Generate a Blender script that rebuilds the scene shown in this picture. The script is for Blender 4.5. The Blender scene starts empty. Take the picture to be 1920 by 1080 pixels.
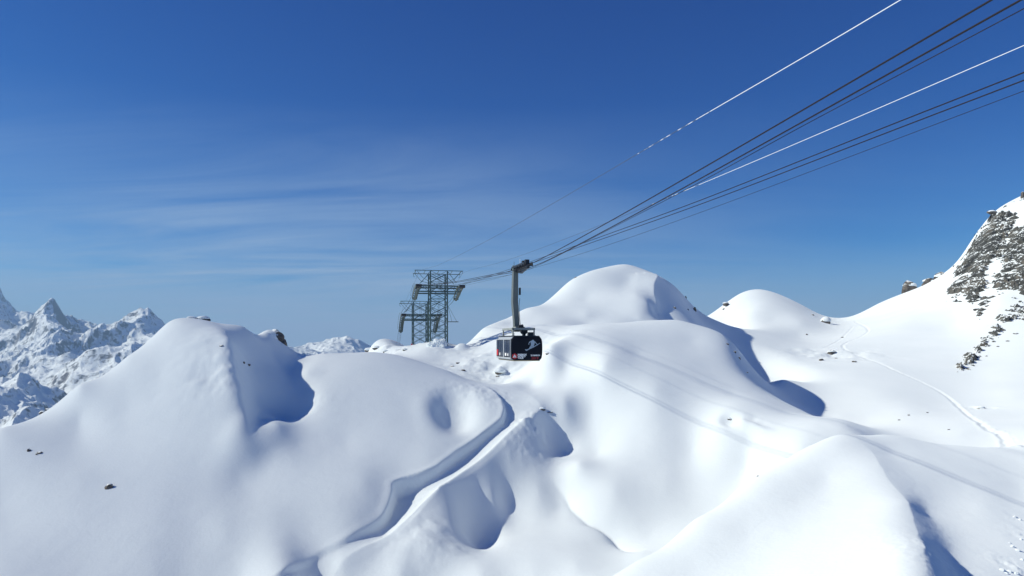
import bpy, bmesh, math, random
import numpy as np
from mathutils import Vector, Matrix, noise as mn

random.seed(7)
SC = bpy.context.scene
COL = SC.collection
R = math.radians

# ------------------------------------------------------------------ camera
F = 1400.0            # focal length in pixels of the 1920 px wide photograph
HOR = 640.0           # row of the true horizon
cam_d = bpy.data.cameras.new('camera')
cam = bpy.data.objects.new('camera', cam_d); COL.objects.link(cam)
cam_d.sensor_width = 36.0
cam_d.lens = 36.0 * F / 1920.0
cam_d.shift_y = (HOR - 540.0) / 1920.0
cam_d.clip_start = 0.5; cam_d.clip_end = 60000.0
cam.location = (0, 0, 0); cam.rotation_euler = (R(90), 0, 0)
SC.camera = cam

# ------------------------------------------------------------------ light and sky
SUN_EL, SUN_AZ = 32.5, -93.0          # azimuth from the view direction (+Y), negative = to the left
SUN_DIR = Vector((math.cos(R(SUN_EL)) * math.sin(R(SUN_AZ)), math.cos(R(SUN_EL)) * math.cos(R(SUN_AZ)), math.sin(R(SUN_EL))))
sun_d = bpy.data.lights.new('sun', 'SUN'); sun_d.energy = 4.55; sun_d.angle = R(0.75); sun_d.color = (1.0, 0.972, 0.82)
sun = bpy.data.objects.new('sun', sun_d); COL.objects.link(sun)
sun.rotation_euler = SUN_DIR.to_track_quat('Z', 'Y').to_euler()

world = bpy.data.worlds.new('World'); SC.world = world; world.use_nodes = True
wn, wl = world.node_tree.nodes, world.node_tree.links
wn.clear()
def N(nodes, t, **kw):
    n = nodes.new(t)
    for k, v in kw.items():
        if k.startswith('i_'):
            n.inputs[k[2:].replace('_', ' ')].default_value = v
        else:
            setattr(n, k, v)
    return n
out = N(wn, 'ShaderNodeOutputWorld')
bg = N(wn, 'ShaderNodeBackground'); bg.inputs['Strength'].default_value = 0.089
sky = N(wn, 'ShaderNodeTexSky', sky_type='NISHITA', sun_disc=False)
sky.sun_elevation = R(SUN_EL); sky.sun_rotation = R(SUN_AZ)
sky.altitude = 2900; sky.air_density = 1.0; sky.dust_density = 0.0; sky.ozone_density = 10.0
# deeper, cleaner blue of thin high-mountain air: a power per colour channel on the physical sky
sx = N(wn, 'ShaderNodeSeparateColor'); wl.new(sky.outputs[0], sx.inputs[0])
cx = N(wn, 'ShaderNodeCombineColor')
for k, (pw, ml) in enumerate(((1.85, 2.5), (1.42, 1.46), (0.97, 0.97))):
    a_ = N(wn, 'ShaderNodeMath', operation='MULTIPLY'); wl.new(sx.outputs[k], a_.inputs[0]); a_.inputs[1].default_value = 0.1
    b_ = N(wn, 'ShaderNodeMath', operation='POWER'); wl.new(a_.outputs[0], b_.inputs[0]); b_.inputs[1].default_value = pw
    c_ = N(wn, 'ShaderNodeMath', operation='MULTIPLY'); wl.new(b_.outputs[0], c_.inputs[0]); c_.inputs[1].default_value = ml * 10.0
    wl.new(c_.outputs[0], cx.inputs[k])
# thin cirrus, laid out in a plane high above the ground so that it flattens towards the horizon
tc = N(wn, 'ShaderNodeTexCoord')
sep = N(wn, 'ShaderNodeSeparateXYZ'); wl.new(tc.outputs['Generated'], sep.inputs[0])
zc = N(wn, 'ShaderNodeMath', operation='MAXIMUM'); wl.new(sep.outputs['Z'], zc.inputs[0]); zc.inputs[1].default_value = 0.0
za = N(wn, 'ShaderNodeMath', operation='ADD'); wl.new(zc.outputs[0], za.inputs[0]); za.inputs[1].default_value = 0.10
dx = N(wn, 'ShaderNodeMath', operation='DIVIDE'); wl.new(sep.outputs['X'], dx.inputs[0]); wl.new(za.outputs[0], dx.inputs[1])
dy = N(wn, 'ShaderNodeMath', operation='DIVIDE'); wl.new(sep.outputs['Y'], dy.inputs[0]); wl.new(za.outputs[0], dy.inputs[1])
cmb = N(wn, 'ShaderNodeCombineXYZ'); wl.new(dx.outputs[0], cmb.inputs[0]); wl.new(dy.outputs[0], cmb.inputs[1])
mp = N(wn, 'ShaderNodeMapping'); wl.new(cmb.outputs[0], mp.inputs[0])
mp.inputs['Rotation'].default_value = (0, 0, R(40)); mp.inputs['Scale'].default_value = (0.34, 0.95, 1.0); mp.inputs['Location'].default_value = (0.6, 0.3, 0)
n1 = N(wn, 'ShaderNodeTexNoise'); n1.inputs['Scale'].default_value = 1.1; n1.inputs['Detail'].default_value = 9; n1.inputs['Roughness'].default_value = 0.62; n1.inputs['Distortion'].default_value = 0.6
wl.new(mp.outputs[0], n1.inputs['Vector'])
mp2 = N(wn, 'ShaderNodeMapping'); wl.new(cmb.outputs[0], mp2.inputs[0]); mp2.inputs['Scale'].default_value = (0.16, 0.16, 1)
mp2.inputs['Location'].default_value = (0.35, 0.1, 0)
n2 = N(wn, 'ShaderNodeTexNoise'); n2.inputs['Scale'].default_value = 1.0; n2.inputs['Detail'].default_value = 2
wl.new(mp2.outputs[0], n2.inputs['Vector'])
r1 = N(wn, 'ShaderNodeMapRange'); wl.new(n1.outputs[0], r1.inputs[0]); r1.inputs[1].default_value = 0.33; r1.inputs[2].default_value = 0.60
r2 = N(wn, 'ShaderNodeMapRange'); wl.new(n2.outputs[0], r2.inputs[0]); r2.inputs[1].default_value = 0.36; r2.inputs[2].default_value = 0.62
# cirrus thins out with height and towards the right half of the sky
r3 = N(wn, 'ShaderNodeMapRange'); wl.new(sep.outputs['Z'], r3.inputs[0]); r3.inputs[1].default_value = 0.30; r3.inputs[2].default_value = 0.04
r4 = N(wn, 'ShaderNodeMapRange'); wl.new(sep.outputs['X'], r4.inputs[0]); r4.inputs[1].default_value = 0.45; r4.inputs[2].default_value = -0.35
r4.inputs[3].default_value = 0.12; r4.inputs[4].default_value = 1.0
m1 = N(wn, 'ShaderNodeMath', operation='MULTIPLY'); wl.new(r1.outputs[0], m1.inputs[0]); wl.new(r2.outputs[0], m1.inputs[1])
m2 = N(wn, 'ShaderNodeMath', operation='MULTIPLY'); wl.new(m1.outputs[0], m2.inputs[0]); wl.new(r3.outputs[0], m2.inputs[1])
m3 = N(wn, 'ShaderNodeMath', operation='MULTIPLY'); wl.new(m2.outputs[0], m3.inputs[0]); wl.new(r4.outputs[0], m3.inputs[1])
m4 = N(wn, 'ShaderNodeMath', operation='MULTIPLY'); wl.new(m3.outputs[0], m4.inputs[0]); m4.inputs[1].default_value = 1.9; m4.use_clamp = True
mix = N(wn, 'ShaderNodeMixRGB'); wl.new(m4.outputs[0], mix.inputs[0]); wl.new(cx.outputs[0], mix.inputs[1]); mix.inputs[2].default_value = (3.6, 5.0, 6.9, 1)
# pale band of far air close to the horizon
rh = N(wn, 'ShaderNodeMapRange'); wl.new(sep.outputs['Z'], rh.inputs[0]); rh.inputs[1].default_value = 0.13; rh.inputs[2].default_value = -0.01
rh.inputs[3].default_value = 0.0; rh.inputs[4].default_value = 0.92; rh.interpolation_type = 'SMOOTHSTEP'
mixh = N(wn, 'ShaderNodeMixRGB'); wl.new(rh.outputs[0], mixh.inputs[0]); wl.new(mix.outputs[0], mixh.inputs[1]); mixh.inputs[2].default_value = (2.95, 4.35, 6.35, 1)
wl.new(mixh.outputs[0], bg.inputs[0]); wl.new(bg.outputs[0], out.inputs[0])

vs = SC.view_settings
vs.view_transform = 'Standard'; vs.look = 'None'; vs.exposure = 0.14; vs.gamma = 1.0; vs.use_curve_mapping = False

# ------------------------------------------------------------------ helpers
def tag(o, label=None, cat=None, group=None, kind=None):
    if label: o['label'] = label
    if cat: o['category'] = cat
    if group: o['group'] = group
    if kind: o['kind'] = kind
    return o

def P(px, py, d):
    """point seen at photograph pixel (px, py) at distance d along the view axis"""
    return Vector(((px - 960.0) / F * d, d, (HOR - py) / F * d))

def new_mat(name):
    m = bpy.data.materials.new(name); m.use_nodes = True
    nt = m.node_tree; nt.nodes.clear()
    o = nt.nodes.new('ShaderNodeOutputMaterial'); b = nt.nodes.new('ShaderNodeBsdfPrincipled')
    nt.links.new(b.outputs[0], o.inputs[0])
    return m, nt.nodes, nt.links, b
# ------------------------------------------------------------------ the snow terrain
# Control points: photograph pixel and distance; z = height at that place. The surface is a thin plate spline through
# them in (bearing, log distance), so hidden slopes behind every crest are given too.
CP = [
 (-900,1250,60.0),(-900,1000,90.0),(-900,1150,140.0),(-900,1100,260.0),(-400,1250,66.0),(-400,1010,89.0),(-400,1080,130.0),(-400,1000,220.0),
 (-120,1150,69.7),(-120,1000,86.5),(-120,885,104.5),(-120,920,126.5),(-120,980,170.1),(0,1080,74.7),(0,940,92.7),(0,860,102.1),(0,806,111.0),
 (0,840,128.8),(0,930,168.3),(150,1080,75.0),(150,900,94.8),(150,790,112.8),(150,723,119.7),(150,770,135.3),(150,880,185.1),(240,760,113.2),
 (240,668,126.7),(240,720,143.7),(240,840,185.9),(310,850,99.9),(300,700,118.2),(320,601,135.4),(320,660,155.7),(320,800,206.2),(370,598,136.3),
 (375,640,155.3),(380,800,215.8),(300,960,86.7),(290,1060,76.7),(370,1000,83.0),(380,1080,76.0),(370,880,96.3),(420,820,102.3),(400,720,113.0),
 (395,650,121.1),(428,640,122.2),(437,690,116.6),(450,740,111.0),(462,783,107.0),(415,610,134.5),(410,640,153.0),(455,610,141.2),(500,618,147.5),
 (540,650,149.6),(470,650,149.6),(515,672,161.5),(570,690,175.3),(470,690,124.7),(510,660,140.6),(500,735,120.5),(520,700,129.4),(545,700,135.3),
 (480,780,111.0),(510,765,114.7),(545,760,121.1),(572,728,127.1),(575,700,131.6),(560,668,147.6),(525,772,115.0),(600,745,121.1),(610,700,131.7),
 (600,663,149.6),(600,690,169.5),(600,780,240.5),(650,700,131.0),(650,662,151.1),(650,676,169.2),(660,760,250.1),(700,800,331.2),(700,660,152.2),
 (720,674,171.0),(735,668,177.9),(730,850,401.3),(750,667,153.0),(790,679,151.3),(790,687,166.7),(840,695,146.2),(850,707,158.9),(890,716,139.6),
 (700,740,122.8),(780,740,124.5),(850,740,126.5),(895,745,125.6),(500,850,102.1),(450,900,95.4),(560,830,105.8),(470,810,106.2),(520,800,108.1),
 (650,830,107.7),(700,830,107.9),(780,800,114.1),(420,1000,82.7),(500,960,87.5),(600,930,91.6),(680,900,96.0),(450,1080,75.9),(560,1020,81.5),
 (640,980,86.0),(700,940,92.0),(800,860,104.4),(870,790,117.8),(830,765,121.1),(860,800,115.6),(380,1200,68.0),(600,1200,72.0),(800,1200,72.0),
 (1000,1200,68.0),(770,652,232.8),(800,648,196.1),(830,640,203.7),(870,650,199.3),(900,655,193.7),(880,680,178.1),(935,690,173.1),(940,722,160.9),
 (800,668,185.9),(830,675,184.1),(760,668,189.3),(755,655,245.5),(690,655,250.9),(700,680,301.0),(760,700,331.2),(820,700,301.5),(850,690,241.0),
 (1000,690,149.6),(1000,720,144.4),(965,720,141.6),(972,755,126.0),(1015,766,125.0),(990,790,120.0),(955,820,114.5),(905,868,107.0),(850,910,99.5),
 (780,962,91.5),(720,1005,86.3),(640,1060,79.0),(560,1110,71.7),(1030,800,122.0),(1042,830,119.0),(1035,860,114.0),(1000,850,112.5),(990,880,108.5),
 (960,870,108.5),(1075,830,120.7),(1085,870,108.4),(1040,895,108.0),(1010,920,104.0),(900,915,101.5),(925,930,100.5),(920,970,96.9),(895,1018,90.2),
 (860,970,92.1),(850,1020,84.0),(800,1030,81.4),(750,1080,77.1),(950,950,101.4),(980,960,100.1),(950,1020,87.9),(1000,1010,89.3),(900,1080,76.7),
 (1000,1080,76.2),(1080,1060,77.3),(1050,945,101.8),(1100,975,94.0),(1150,1010,89.0),(1200,1035,81.5),(1190,1070,75.9),(1130,1060,78.0),
 (1032,651,150.7),(1130,690,134.4),(1227,736,125.8),(1357,791,113.4),(1389,807,110.1),(1430,822,106.3),(1501,849,96.3),(1081,629,161.9),
 (1194,664,148.4),(1292,703,137.6),(1373,739,130.7),(1480,775,121.3),(1583,797,105.6),(1050,720,137.5),(1060,760,126.6),(1110,770,127.3),
 (1120,850,116.6),(1150,920,99.5),(1220,1000,90.2),(1250,900,103.1),(1300,930,99.6),(1200,820,115.5),(1300,840,112.0),(1400,870,104.3),
 (1000,640,181.1),(1018,608,205.3),(960,650,182.1),(1000,670,177.5),(1060,690,145.7),(1100,608,197.2),(1200,604,199.4),(1270,600,195.4),
 (1330,616,187.7),(1380,650,179.0),(1405,690,168.9),(1440,732,157.3),(1500,767,143.6),(1530,782,131.9),(1100,614,216.5),(1200,618,220.8),
 (1270,616,218.0),(1330,648,214.0),(1400,720,204.2),(1300,640,169.8),(1330,690,148.5),(1400,720,143.1),(870,648,212.3),(885,640,213.9),(905,615,219.5),
 (940,600,229.3),(985,578,242.6),(1030,570,249.1),(1072,524,274.5),(1110,507,286.6),(1175,495,299.0),(1200,503,301.6),(1240,521,301.6),
 (1270,540,294.0),(1300,580,286.0),(1345,602,292.0),(880,680,252.4),(905,690,277.2),(940,680,293.7),(1000,640,312.1),(1072,620,351.4),(1175,580,400.6),
 (1270,610,380.5),(1345,660,363.0),(960,608,221.2),(1000,600,221.6),(1100,590,225.7),(1200,596,223.0),(1100,560,248.9),(1000,585,231.7),
 (1220,570,238.0),(1180,530,268.6),(1225,535,267.5),(1250,553,262.0),(1260,590,245.0),(1300,604,250.0),(1290,579,268.0),(1230,595,239.7),
 (1345,627,268.0),(1400,642,268.0),(1440,628,299.6),(1400,618,330.0),(1440,684,226.0),(1465,712,198.2),(1500,740,187.3),(1530,765,174.3),
 (1548,790,159.8),(1500,680,240.9),(1450,650,269.5),(1550,700,219.9),(1600,700,218.8),(1575,780,165.3),(1620,790,158.0),(1700,770,164.3),
 (1650,740,186.6),(1580,650,283.9),(1500,630,340.0),(1600,620,357.0),(1640,800,143.8),(1720,805,132.2),(1800,815,122.1),(1920,828,111.9),
 (1860,800,129.7),(2000,835,105.0),(1350,592,427.5),(1365,570,438.9),(1390,549,454.7),(1420,543,467.9),(1470,556,468.2),(1510,575,461.0),
 (1540,593,450.6),(1570,600,459.9),(1350,640,560.0),(1420,620,640.0),(1510,640,640.0),(1580,640,640.0),(1400,600,378.4),(1450,600,372.0),
 (1500,605,363.5),(1550,610,387.5),(1600,592,500.0),(1650,568,515.0),(1700,548,500.0),(1760,518,470.9),(1600,640,680.0),(1700,620,700.0),
 (1800,560,640.0),(1640,605,376.4),(1700,600,342.7),(1700,570,419.7),(1750,570,371.6),(1780,556,364.8),(1800,600,319.7),(1750,640,279.6),
 (1700,690,232.4),(1830,700,227.0),(1780,720,210.8),(1850,760,180.3),(1760,760,179.1),(1900,740,191.4),(1920,780,160.1),(1790,505,432.8),
 (1810,470,430.0),(1838,430,428.0),(1862,402,425.0),(1890,385,424.0),(1920,370,425.0),(1990,330,430.0),(2150,260,430.0),(2400,200,430.0),
 (1830,480,400.0),(1860,450,395.0),(1890,420,400.0),(1920,420,385.0),(1840,540,351.9),(1880,500,365.1),(1920,500,350.3),(1870,560,315.2),
 (1920,600,281.0),(1860,640,264.4),(1920,680,233.4),(1990,500,330.3),(2000,700,220.0),(2150,600,240.0),(2150,760,150.0),(2400,500,250.0),
 (1810,560,560.0),(1880,520,600.0),(2000,480,620.0),(2300,420,640.0),(1590,815,73.8),(1615,835,68.4),(1650,872,63.0),(1700,950,51.6),(1728,1030,40.6),
 (1732,1080,35.7),(1725,1200,27.4),(1560,822,74.1),(1500,850,72.5),(1400,903,64.4),(1300,975,57.4),(1200,1048,52.0),(1150,1082,49.8),(1050,1160,47.8),
 (1590,850,79.8),(1500,905,79.2),(1400,935,73.6),(1300,1005,63.6),(1200,1075,57.7),(1600,870,90.1),(1530,925,85.3),(1550,900,60.4),(1500,950,54.9),
 (1400,1000,51.1),(1500,1080,41.4),(1300,1080,46.3),(1620,950,52.5),(1620,1080,37.9),(1400,1180,38.3),(1150,1180,42.9),(1600,1250,28.4),
 (1670,850,68.9),(1700,880,64.3),(1740,960,54.1),(1780,1040,44.6),(1800,1080,40.7),(1650,815,78.0),(1700,820,78.9),(1800,837,83.0),(1860,840,84.9),
 (1920,835,87.1),(2050,830,90.0),(1700,870,95.2),(1800,885,97.2),(1920,875,99.1),(2050,870,102.0),(1640,850,92.2),(1800,920,62.3),(1850,950,58.7),
 (1920,920,67.3),(1900,1010,51.9),(1920,1080,44.6),(1850,1080,42.5),(2050,1080,47.9),(1850,1250,30.4),(2200,1250,34.0),(-400,1700,30.0),
 (200,1700,30.0),(700,1700,30.0),(1200,1700,26.0),(1700,1700,16.2),(2300,1700,20.0),(960,2400,16.0),(0,2400,16.0),(2000,2600,9.1),(-900,1100,900.0),
 (0,1050,500.0),(400,950,500.0),(800,850,600.0),(1100,800,700.0),(1400,760,1000.0),(1700,720,1100.0),(2200,600,1100.0),(-900,1000,1600.0),
 (0,950,1500.0),(500,900,1500.0),(1000,850,1500.0),(1500,800,1600.0),(2200,700,1600.0),(1370,985,86.6),(1400,965,80.4),(1330,1002,84.6),
 (1440,930,89.1),(1420,657,256.0),(1385,662,200.0),(1415,705,190.0),
]
SK = 0.42
def tps_fit(cp, lam=1e-4):
    A = np.array(cp, float)
    X = np.stack([(A[:,0]-960)/F, np.log(A[:,2])*SK], 1)
    W = (HOR-A[:,1])/F
    n = len(X)
    r2 = ((X[:,None,:]-X[None,:,:])**2).sum(-1)
    K = 0.5*r2*np.log(r2+1e-12) + lam*np.eye(n)
    Pm = np.concatenate([np.ones((n,1)), X], 1)
    M = np.zeros((n+3,n+3)); M[:n,:n]=K; M[:n,n:]=Pm; M[n:,:n]=Pm.T
    sol = np.linalg.solve(M, np.concatenate([W, np.zeros(3)]))
    return X, sol
_X, _SOL = tps_fit(CP)
def base_w(u, s):
    """u, s: 1-d arrays (bearing tangent, log distance)"""
    o = np.empty(u.shape); n = len(_X); ss = s*SK
    for i in range(0, len(u), 20000):
        a, b = u[i:i+20000,None], ss[i:i+20000,None]
        r2 = (a-_X[None,:,0])**2 + (b-_X[None,:,1])**2
        o[i:i+20000] = (0.5*r2*np.log(r2+1e-12)) @ _SOL[:n] + _SOL[n] + _SOL[n+1]*a[:,0] + _SOL[n+2]*b[:,0]
    return o

# coarse evaluation on a grid, then bicubic-ish (bilinear on a fine grid) refinement
U0, U1, NU = -1.05, 1.05, 1240
D0, D1, NS = 11.0, 1500.0, 760
US = np.concatenate([np.linspace(U0,-0.74,90,endpoint=False), np.linspace(-0.74,0.74,NU-180), np.linspace(0.74,U1,91)[1:]])
NU = len(US)
q = np.linspace(0, 1, NS)
SS = np.interp(q, [0,.06,.78,.93,1], np.log([D0,30,260,560,D1]))
kk = np.ones(21)/21; SS = np.convolve(np.concatenate([SS[0]-np.arange(10,0,-1)*(SS[1]-SS[0]), SS, SS[-1]+np.arange(1,11)*(SS[-1]-SS[-2])]), kk, 'valid')
UU, SG = np.meshgrid(US, SS)            # rows: distance, columns: bearing
cu = US[::3] if (NU-1)%3==0 else np.append(US[::3], US[-1])
csx = SS[::3] if (NS-1)%3==0 else np.append(SS[::3], SS[-1])
CU, CS = np.meshgrid(cu, csx)
CW = base_w(CU.ravel(), CS.ravel()).reshape(CU.shape)
def cub1(xc, Y, x):
    """cubic Hermite along the last axis"""
    dyd = np.gradient(Y, xc, axis=-1)
    i = np.clip(np.searchsorted(xc, x, side='right')-1, 0, len(xc)-2)
    h = xc[i+1]-xc[i]; t = (x-xc[i])/h
    return ((2*t**3-3*t**2+1)*Y[...,i] + (t**3-2*t**2+t)*h*dyd[...,i] + (-2*t**3+3*t**2)*Y[...,i+1] + (t**3-t**2)*h*dyd[...,i+1])
W1 = cub1(cu, CW, US)                    # (ncs, NU)
WW = cub1(csx, W1.T.copy(), SS).T        # (NS, NU)
DD = np.exp(SG)
GX, GY = UU*DD, DD
GZ = WW*DD
del W1, CU, CS

def base_z_at(x, y):
    return base_w(np.array([x/y]), np.array([math.log(y)]))[0]*y

def poly_dist(pts, X, Y):
    """signed plan distance to a polyline (positive = right of travel), and parameter 0..n-1"""
    best = np.full(X.shape, 1e9); sg = np.zeros(X.shape); tt = np.zeros(X.shape)
    for k in range(len(pts)-1):
        ax, ay = pts[k][0], pts[k][1]; bx, by = pts[k+1][0], pts[k+1][1]
        ex, ey = bx-ax, by-ay; L2 = ex*ex+ey*ey
        t = np.clip(((X-ax)*ex+(Y-ay)*ey)/L2, 0, 1)
        d = np.hypot(X-ax-t*ex, Y-ay-t*ey)
        c = (X-ax)*ey-(Y-ay)*ex
        m = d < best
        best = np.where(m, d, best); sg = np.where(m, np.sign(c), sg); tt = np.where(m, k+t, tt)
    return best*sg, tt
def dense(pts, step=1.0):
    """Catmull-Rom resampling of a list of tuples"""
    a = np.array(pts, float); out = []; idx = []
    for k in range(len(a)-1):
        p0, p1, p2, p3 = a[max(k-1,0)], a[k], a[k+1], a[min(k+2,len(a)-1)]
        n = max(2, int(np.hypot(*(p2-p1)[:2])/step))
        for j in range(n):
            t = j/n
            out.append(0.5*((2*p1)+(-p0+p2)*t+(2*p0-5*p1+4*p2-p3)*t*t+(-p0+3*p1-3*p2+p3)*t**3)); idx.append(k+t)
    out.append(a[-1]); idx.append(len(a)-1.0)
    return np.array(out), np.array(idx)
def sst(x): x = np.clip(x,0,1); return x*x*(3-2*x)
def region(pts, pad):
    a = np.array(pts)
    return (GX>a[:,0].min()-pad)&(GX<a[:,0].max()+pad)&(GY>a[:,1].min()-pad)&(GY<a[:,1].max()+pad)
def gnoise(X, Y, sc, seed=0, oct=3):
    """cheap value noise in numpy, about -1..1"""
    o = np.zeros(X.shape); amp = 1.0; tot = 0
    for k in range(oct):
        x = X/sc*(2**k)+seed*17.3+k*5.1; y = Y/sc*(2**k)+seed*9.7-k*3.3
        xi = np.floor(x); yi = np.floor(y); fx = x-xi; fy = y-yi
        fx = fx*fx*fx*(fx*(fx*6-15)+10); fy = fy*fy*fy*(fy*(fy*6-15)+10)
        def h(a, b):
            v = np.sin(a*127.1+b*311.7+seed*74.7)*43758.5453
            return (v-np.floor(v))*2-1
        o += amp*((h(xi,yi)*(1-fx)+h(xi+1,yi)*fx)*(1-fy)+(h(xi,yi+1)*(1-fx)+h(xi+1,yi+1)*fx)*fy)
        tot += amp; amp *= 0.5
    return o/tot
def XY(px, d): return ((px-960.0)/F*d, d)

def base_hit(px, py):
    """place on the base surface seen at a photograph pixel: plan x, y"""
    u = (px-960.0)/F; w = (HOR-py)/F
    sg = np.linspace(math.log(35), math.log(420), 500); g = base_w(np.full(500, u), sg)
    k = np.where(g >= w)[0]
    k = int(k[0]) if len(k) else int(np.argmax(g))
    s_ = sg[k] if k == 0 or not g[k] >= w else sg[k-1]+(w-g[k-1])/(g[k]-g[k-1])*(sg[k]-sg[k-1])
    d = math.exp(s_); return (u*d, d)
# --- the ridge line that carries the sunlit rib, sharpened
RIDGE = [(1018,770),(1003,780),(975,800),(940,835),(905,870),(865,900),(820,935),(785,965),(740,1005),(640,1062),(560,1110)]
def do_ridge():
    pts, idx = dense([base_hit(*p) for p in RIDGE]); m = region(pts, 14)
    sd, t = poly_dist(pts, GX[m], GY[m]); t = np.interp(t, np.arange(len(idx)), idx)
    h = np.interp(t, [0,1,3,5,7,8,9,10], [.2,.7,1.2,1.4,1.3,.9,.4,0])
    GZ[m] += h*np.exp(-np.abs(sd)/np.where(sd<0, 2.6, 1.6)) * sst(1.3-np.abs(sd)/12)
# --- the wind lip / channel: (px, py, height of the lip, width of the hollow)
LIP = [(905,722,.0,5),(928,735,.5,5),(940,752,1.2,5.5),(943,775,1.8,6),(935,790,2.2,6.5),(900,815,2.6,6.5),(870,838,3.0,6.7),(850,855,3.2,6.7),(820,875,3.3,6.6),
       (795,886,3.4,6.5),(762,896,3.4,6.3),(737,906,3.3,6.0),(736,922,3.2,5.6),(727,945,2.6,5.2),(714,967,1.6,4.8),(690,985,.9,4.5),(645,1012,.5,4),(600,1036,.4,4),(565,1055,.4,4),(515,1080,.55,4),(470,1100,.5,4)]
def do_lip():
    raw = [base_hit(a,b)+(c,d) for a,b,c,d in LIP]
    pts, idx = dense(raw, 0.6)
    for i in range(len(pts)):                      # scalloped edge
        pts[i][0] += 0.22*mn.noise(Vector((i*0.23,3.1,0)))+0.35*mn.noise(Vector((i*0.07,9.1,0)))
    m = region(pts, 14)
    sd, t = poly_dist(pts, GX[m], GY[m])
    rp, _ = dense([base_hit(*p) for p in RIDGE]); gap = np.array([np.hypot(rp[:,0]-a, rp[:,1]-b).min() for a, b in pts[:,:2]])
    j = np.arange(len(pts)); Wd = np.clip(np.interp(t, j, np.minimum(pts[:,3], gap*0.97)), 1.5, 6); H = np.minimum(np.interp(t, j, pts[:,2])*0.68, Wd*0.32)
    x = -sd                                        # travelling towards the viewer, the drop is on the viewer's right
    wall = 0.9+0.35*gnoise(GX[m],GY[m],2.2,3,2)
    drop = sst(x/np.maximum(wall*(0.25+H*0.28),.55))
    prof = -H*drop*np.clip(1-np.clip((x-1.0)/Wd,0,1)**1.25,0,1)
    lip = 0.07*np.minimum(H,1)*np.exp(-((x+0.3)/0.5)**2)
    GZ[m] += np.where(x>0, prof, 0) + lip
def dent(px, py, d, rx, ry, h, rot=0.0):
    p = P(px, py, d); m = (abs(GX-p.x) < 4*max(rx,ry)) & (abs(GY-p.y) < 4*max(rx,ry))
    c, s_ = math.cos(rot), math.sin(rot); X = GX[m]-p.x; Y = GY[m]-p.y
    a = (X*c+Y*s_)/rx; b = (-X*s_+Y*c)/ry
    GZ[m] += h*np.exp(-(a*a+b*b)**1.3)
do_ridge(); do_lip()
dent(850, 768, base_hit(850,768)[1], 3.3, 6.5, -2.1, 0.1)
dent(815, 765, base_hit(815,765)[1], 3.0, 6.5, 0.4)
dent(518, 755, base_hit(518,755)[1], 4.2, 4.2, -2.2)
dent(508, 772, base_hit(508,772)[1], 3.0, 2.2, -0.7)
dent(472, 832, base_hit(472,832)[1], 3.2, 5.0, 1.5)
dent(1432, 690, base_hit(1432,690)[1]+14, 9.5, 24.0, -7.0)
dent(1042, 818, base_hit(1042,818)[1], 2.7, 4.0, -1.5)
dent(897, 990, base_hit(897,990)[1], 2.6, 5.0, -1.0)
def fold(line, h, wl, wr, seed=0):
    """sharpened edge along a line of pixels: wl / wr are the fall-off widths left and right of travel"""
    pts, idx = dense([base_hit(*p[:2]) for p in line], 0.8); m = region(pts, 12)
    sd, t = poly_dist(pts, GX[m], GY[m]); e = sst(np.minimum(t, len(pts)-1-t)/(len(pts)*0.25))
    sd = sd+0.3*gnoise(GX[m], GY[m], 4, seed, 2)
    GZ[m] += h*e*np.exp(-np.abs(sd)/np.where(sd<0, wl, wr))*sst(2-np.abs(sd)/6)
fold([(425,632),(436,660),(438,690),(448,725),(457,755),(464,785)], 0.4, 1.6, 3.5, 1)      # ridge above the shaded bowl
fold([(1182,502),(1215,512),(1233,522),(1227,545),(1231,575),(1240,600)], 1.6, 2.0, 6.0, 2)   # rib on the high dome
fold([(1035,895),(1065,930),(1100,965),(1150,1003),(1205,1037)], -1.1, 2.2, 1.2, 3)     # crease at the foot of the big hill
fold([(1592,815),(1630,845),(1655,885),(1695,940),(1718,990),(1730,1040),(1735,1085),(1735,1130)], 0.22, 1.2, 4.0, 4)   # crest of the foreground hill
# --- ski tracks and small relief in the snow, as geometry of the sheet
def hit(px, py, zoff=0.0):
    """point of the snow surface seen at photograph pixel (px, py)"""
    u = (px-960.0)/F; w = (HOR-py)/F
    j = min(max(np.searchsorted(US, u)-1, 0), NU-2); a = (u-US[j])/(US[j+1]-US[j])
    col = (GZ[:,j]*(1-a)+GZ[:,j+1]*a)/DD[:,0]
    k = np.where(col[30:] >= w)[0]
    if len(k) == 0 or k[0] == 0:
        k = int(np.argmax(col)); d = DD[k,0]
    else:
        k = k[0]+30; t = (w-col[k-1])/(col[k]-col[k-1]); d = DD[k-1,0]+t*(DD[k,0]-DD[k-1,0])
    i = min(max(np.searchsorted(DD[:,0], d)-1, 0), NS-2); b = (d-DD[i,0])/(DD[i+1,0]-DD[i,0])
    z = (GZ[i,j]*(1-a)+GZ[i,j+1]*a)*(1-b)+(GZ[i+1,j]*(1-a)+GZ[i+1,j+1]*a)*b
    return Vector((u*d, d, z+zoff))
def track(pix, width, depth, rough, seed, berm=0.5):
    raw = [tuple(hit(*p)[:2]) for p in pix]
    pts, idx = dense(raw, 1.5); m = region(pts, width*4)
    X, Y = GX[m], GY[m]
    sd, t = poly_dist(pts, X, Y); sd = sd+gnoise(X,Y,6,seed,2)*width*0.5; a = np.abs(sd)/width
    GZ[m] += -depth*np.exp(-a**2*1.6)+berm*depth*np.exp(-((a-1.5)/0.5)**2)+rough*gnoise(X,Y,width*0.9,seed+1,2)*np.exp(-(a/1.3)**4)
track([(1603,603),(1626,616),(1620,628),(1586,643),(1581,652),(1600,663),(1650,682),(1690,700),(1735,720),(1775,742),(1800,765),(1830,788),(1850,805),(1880,820),(1930,838)], 0.6, 0.22, 0.10, 4, 0.2)
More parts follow.
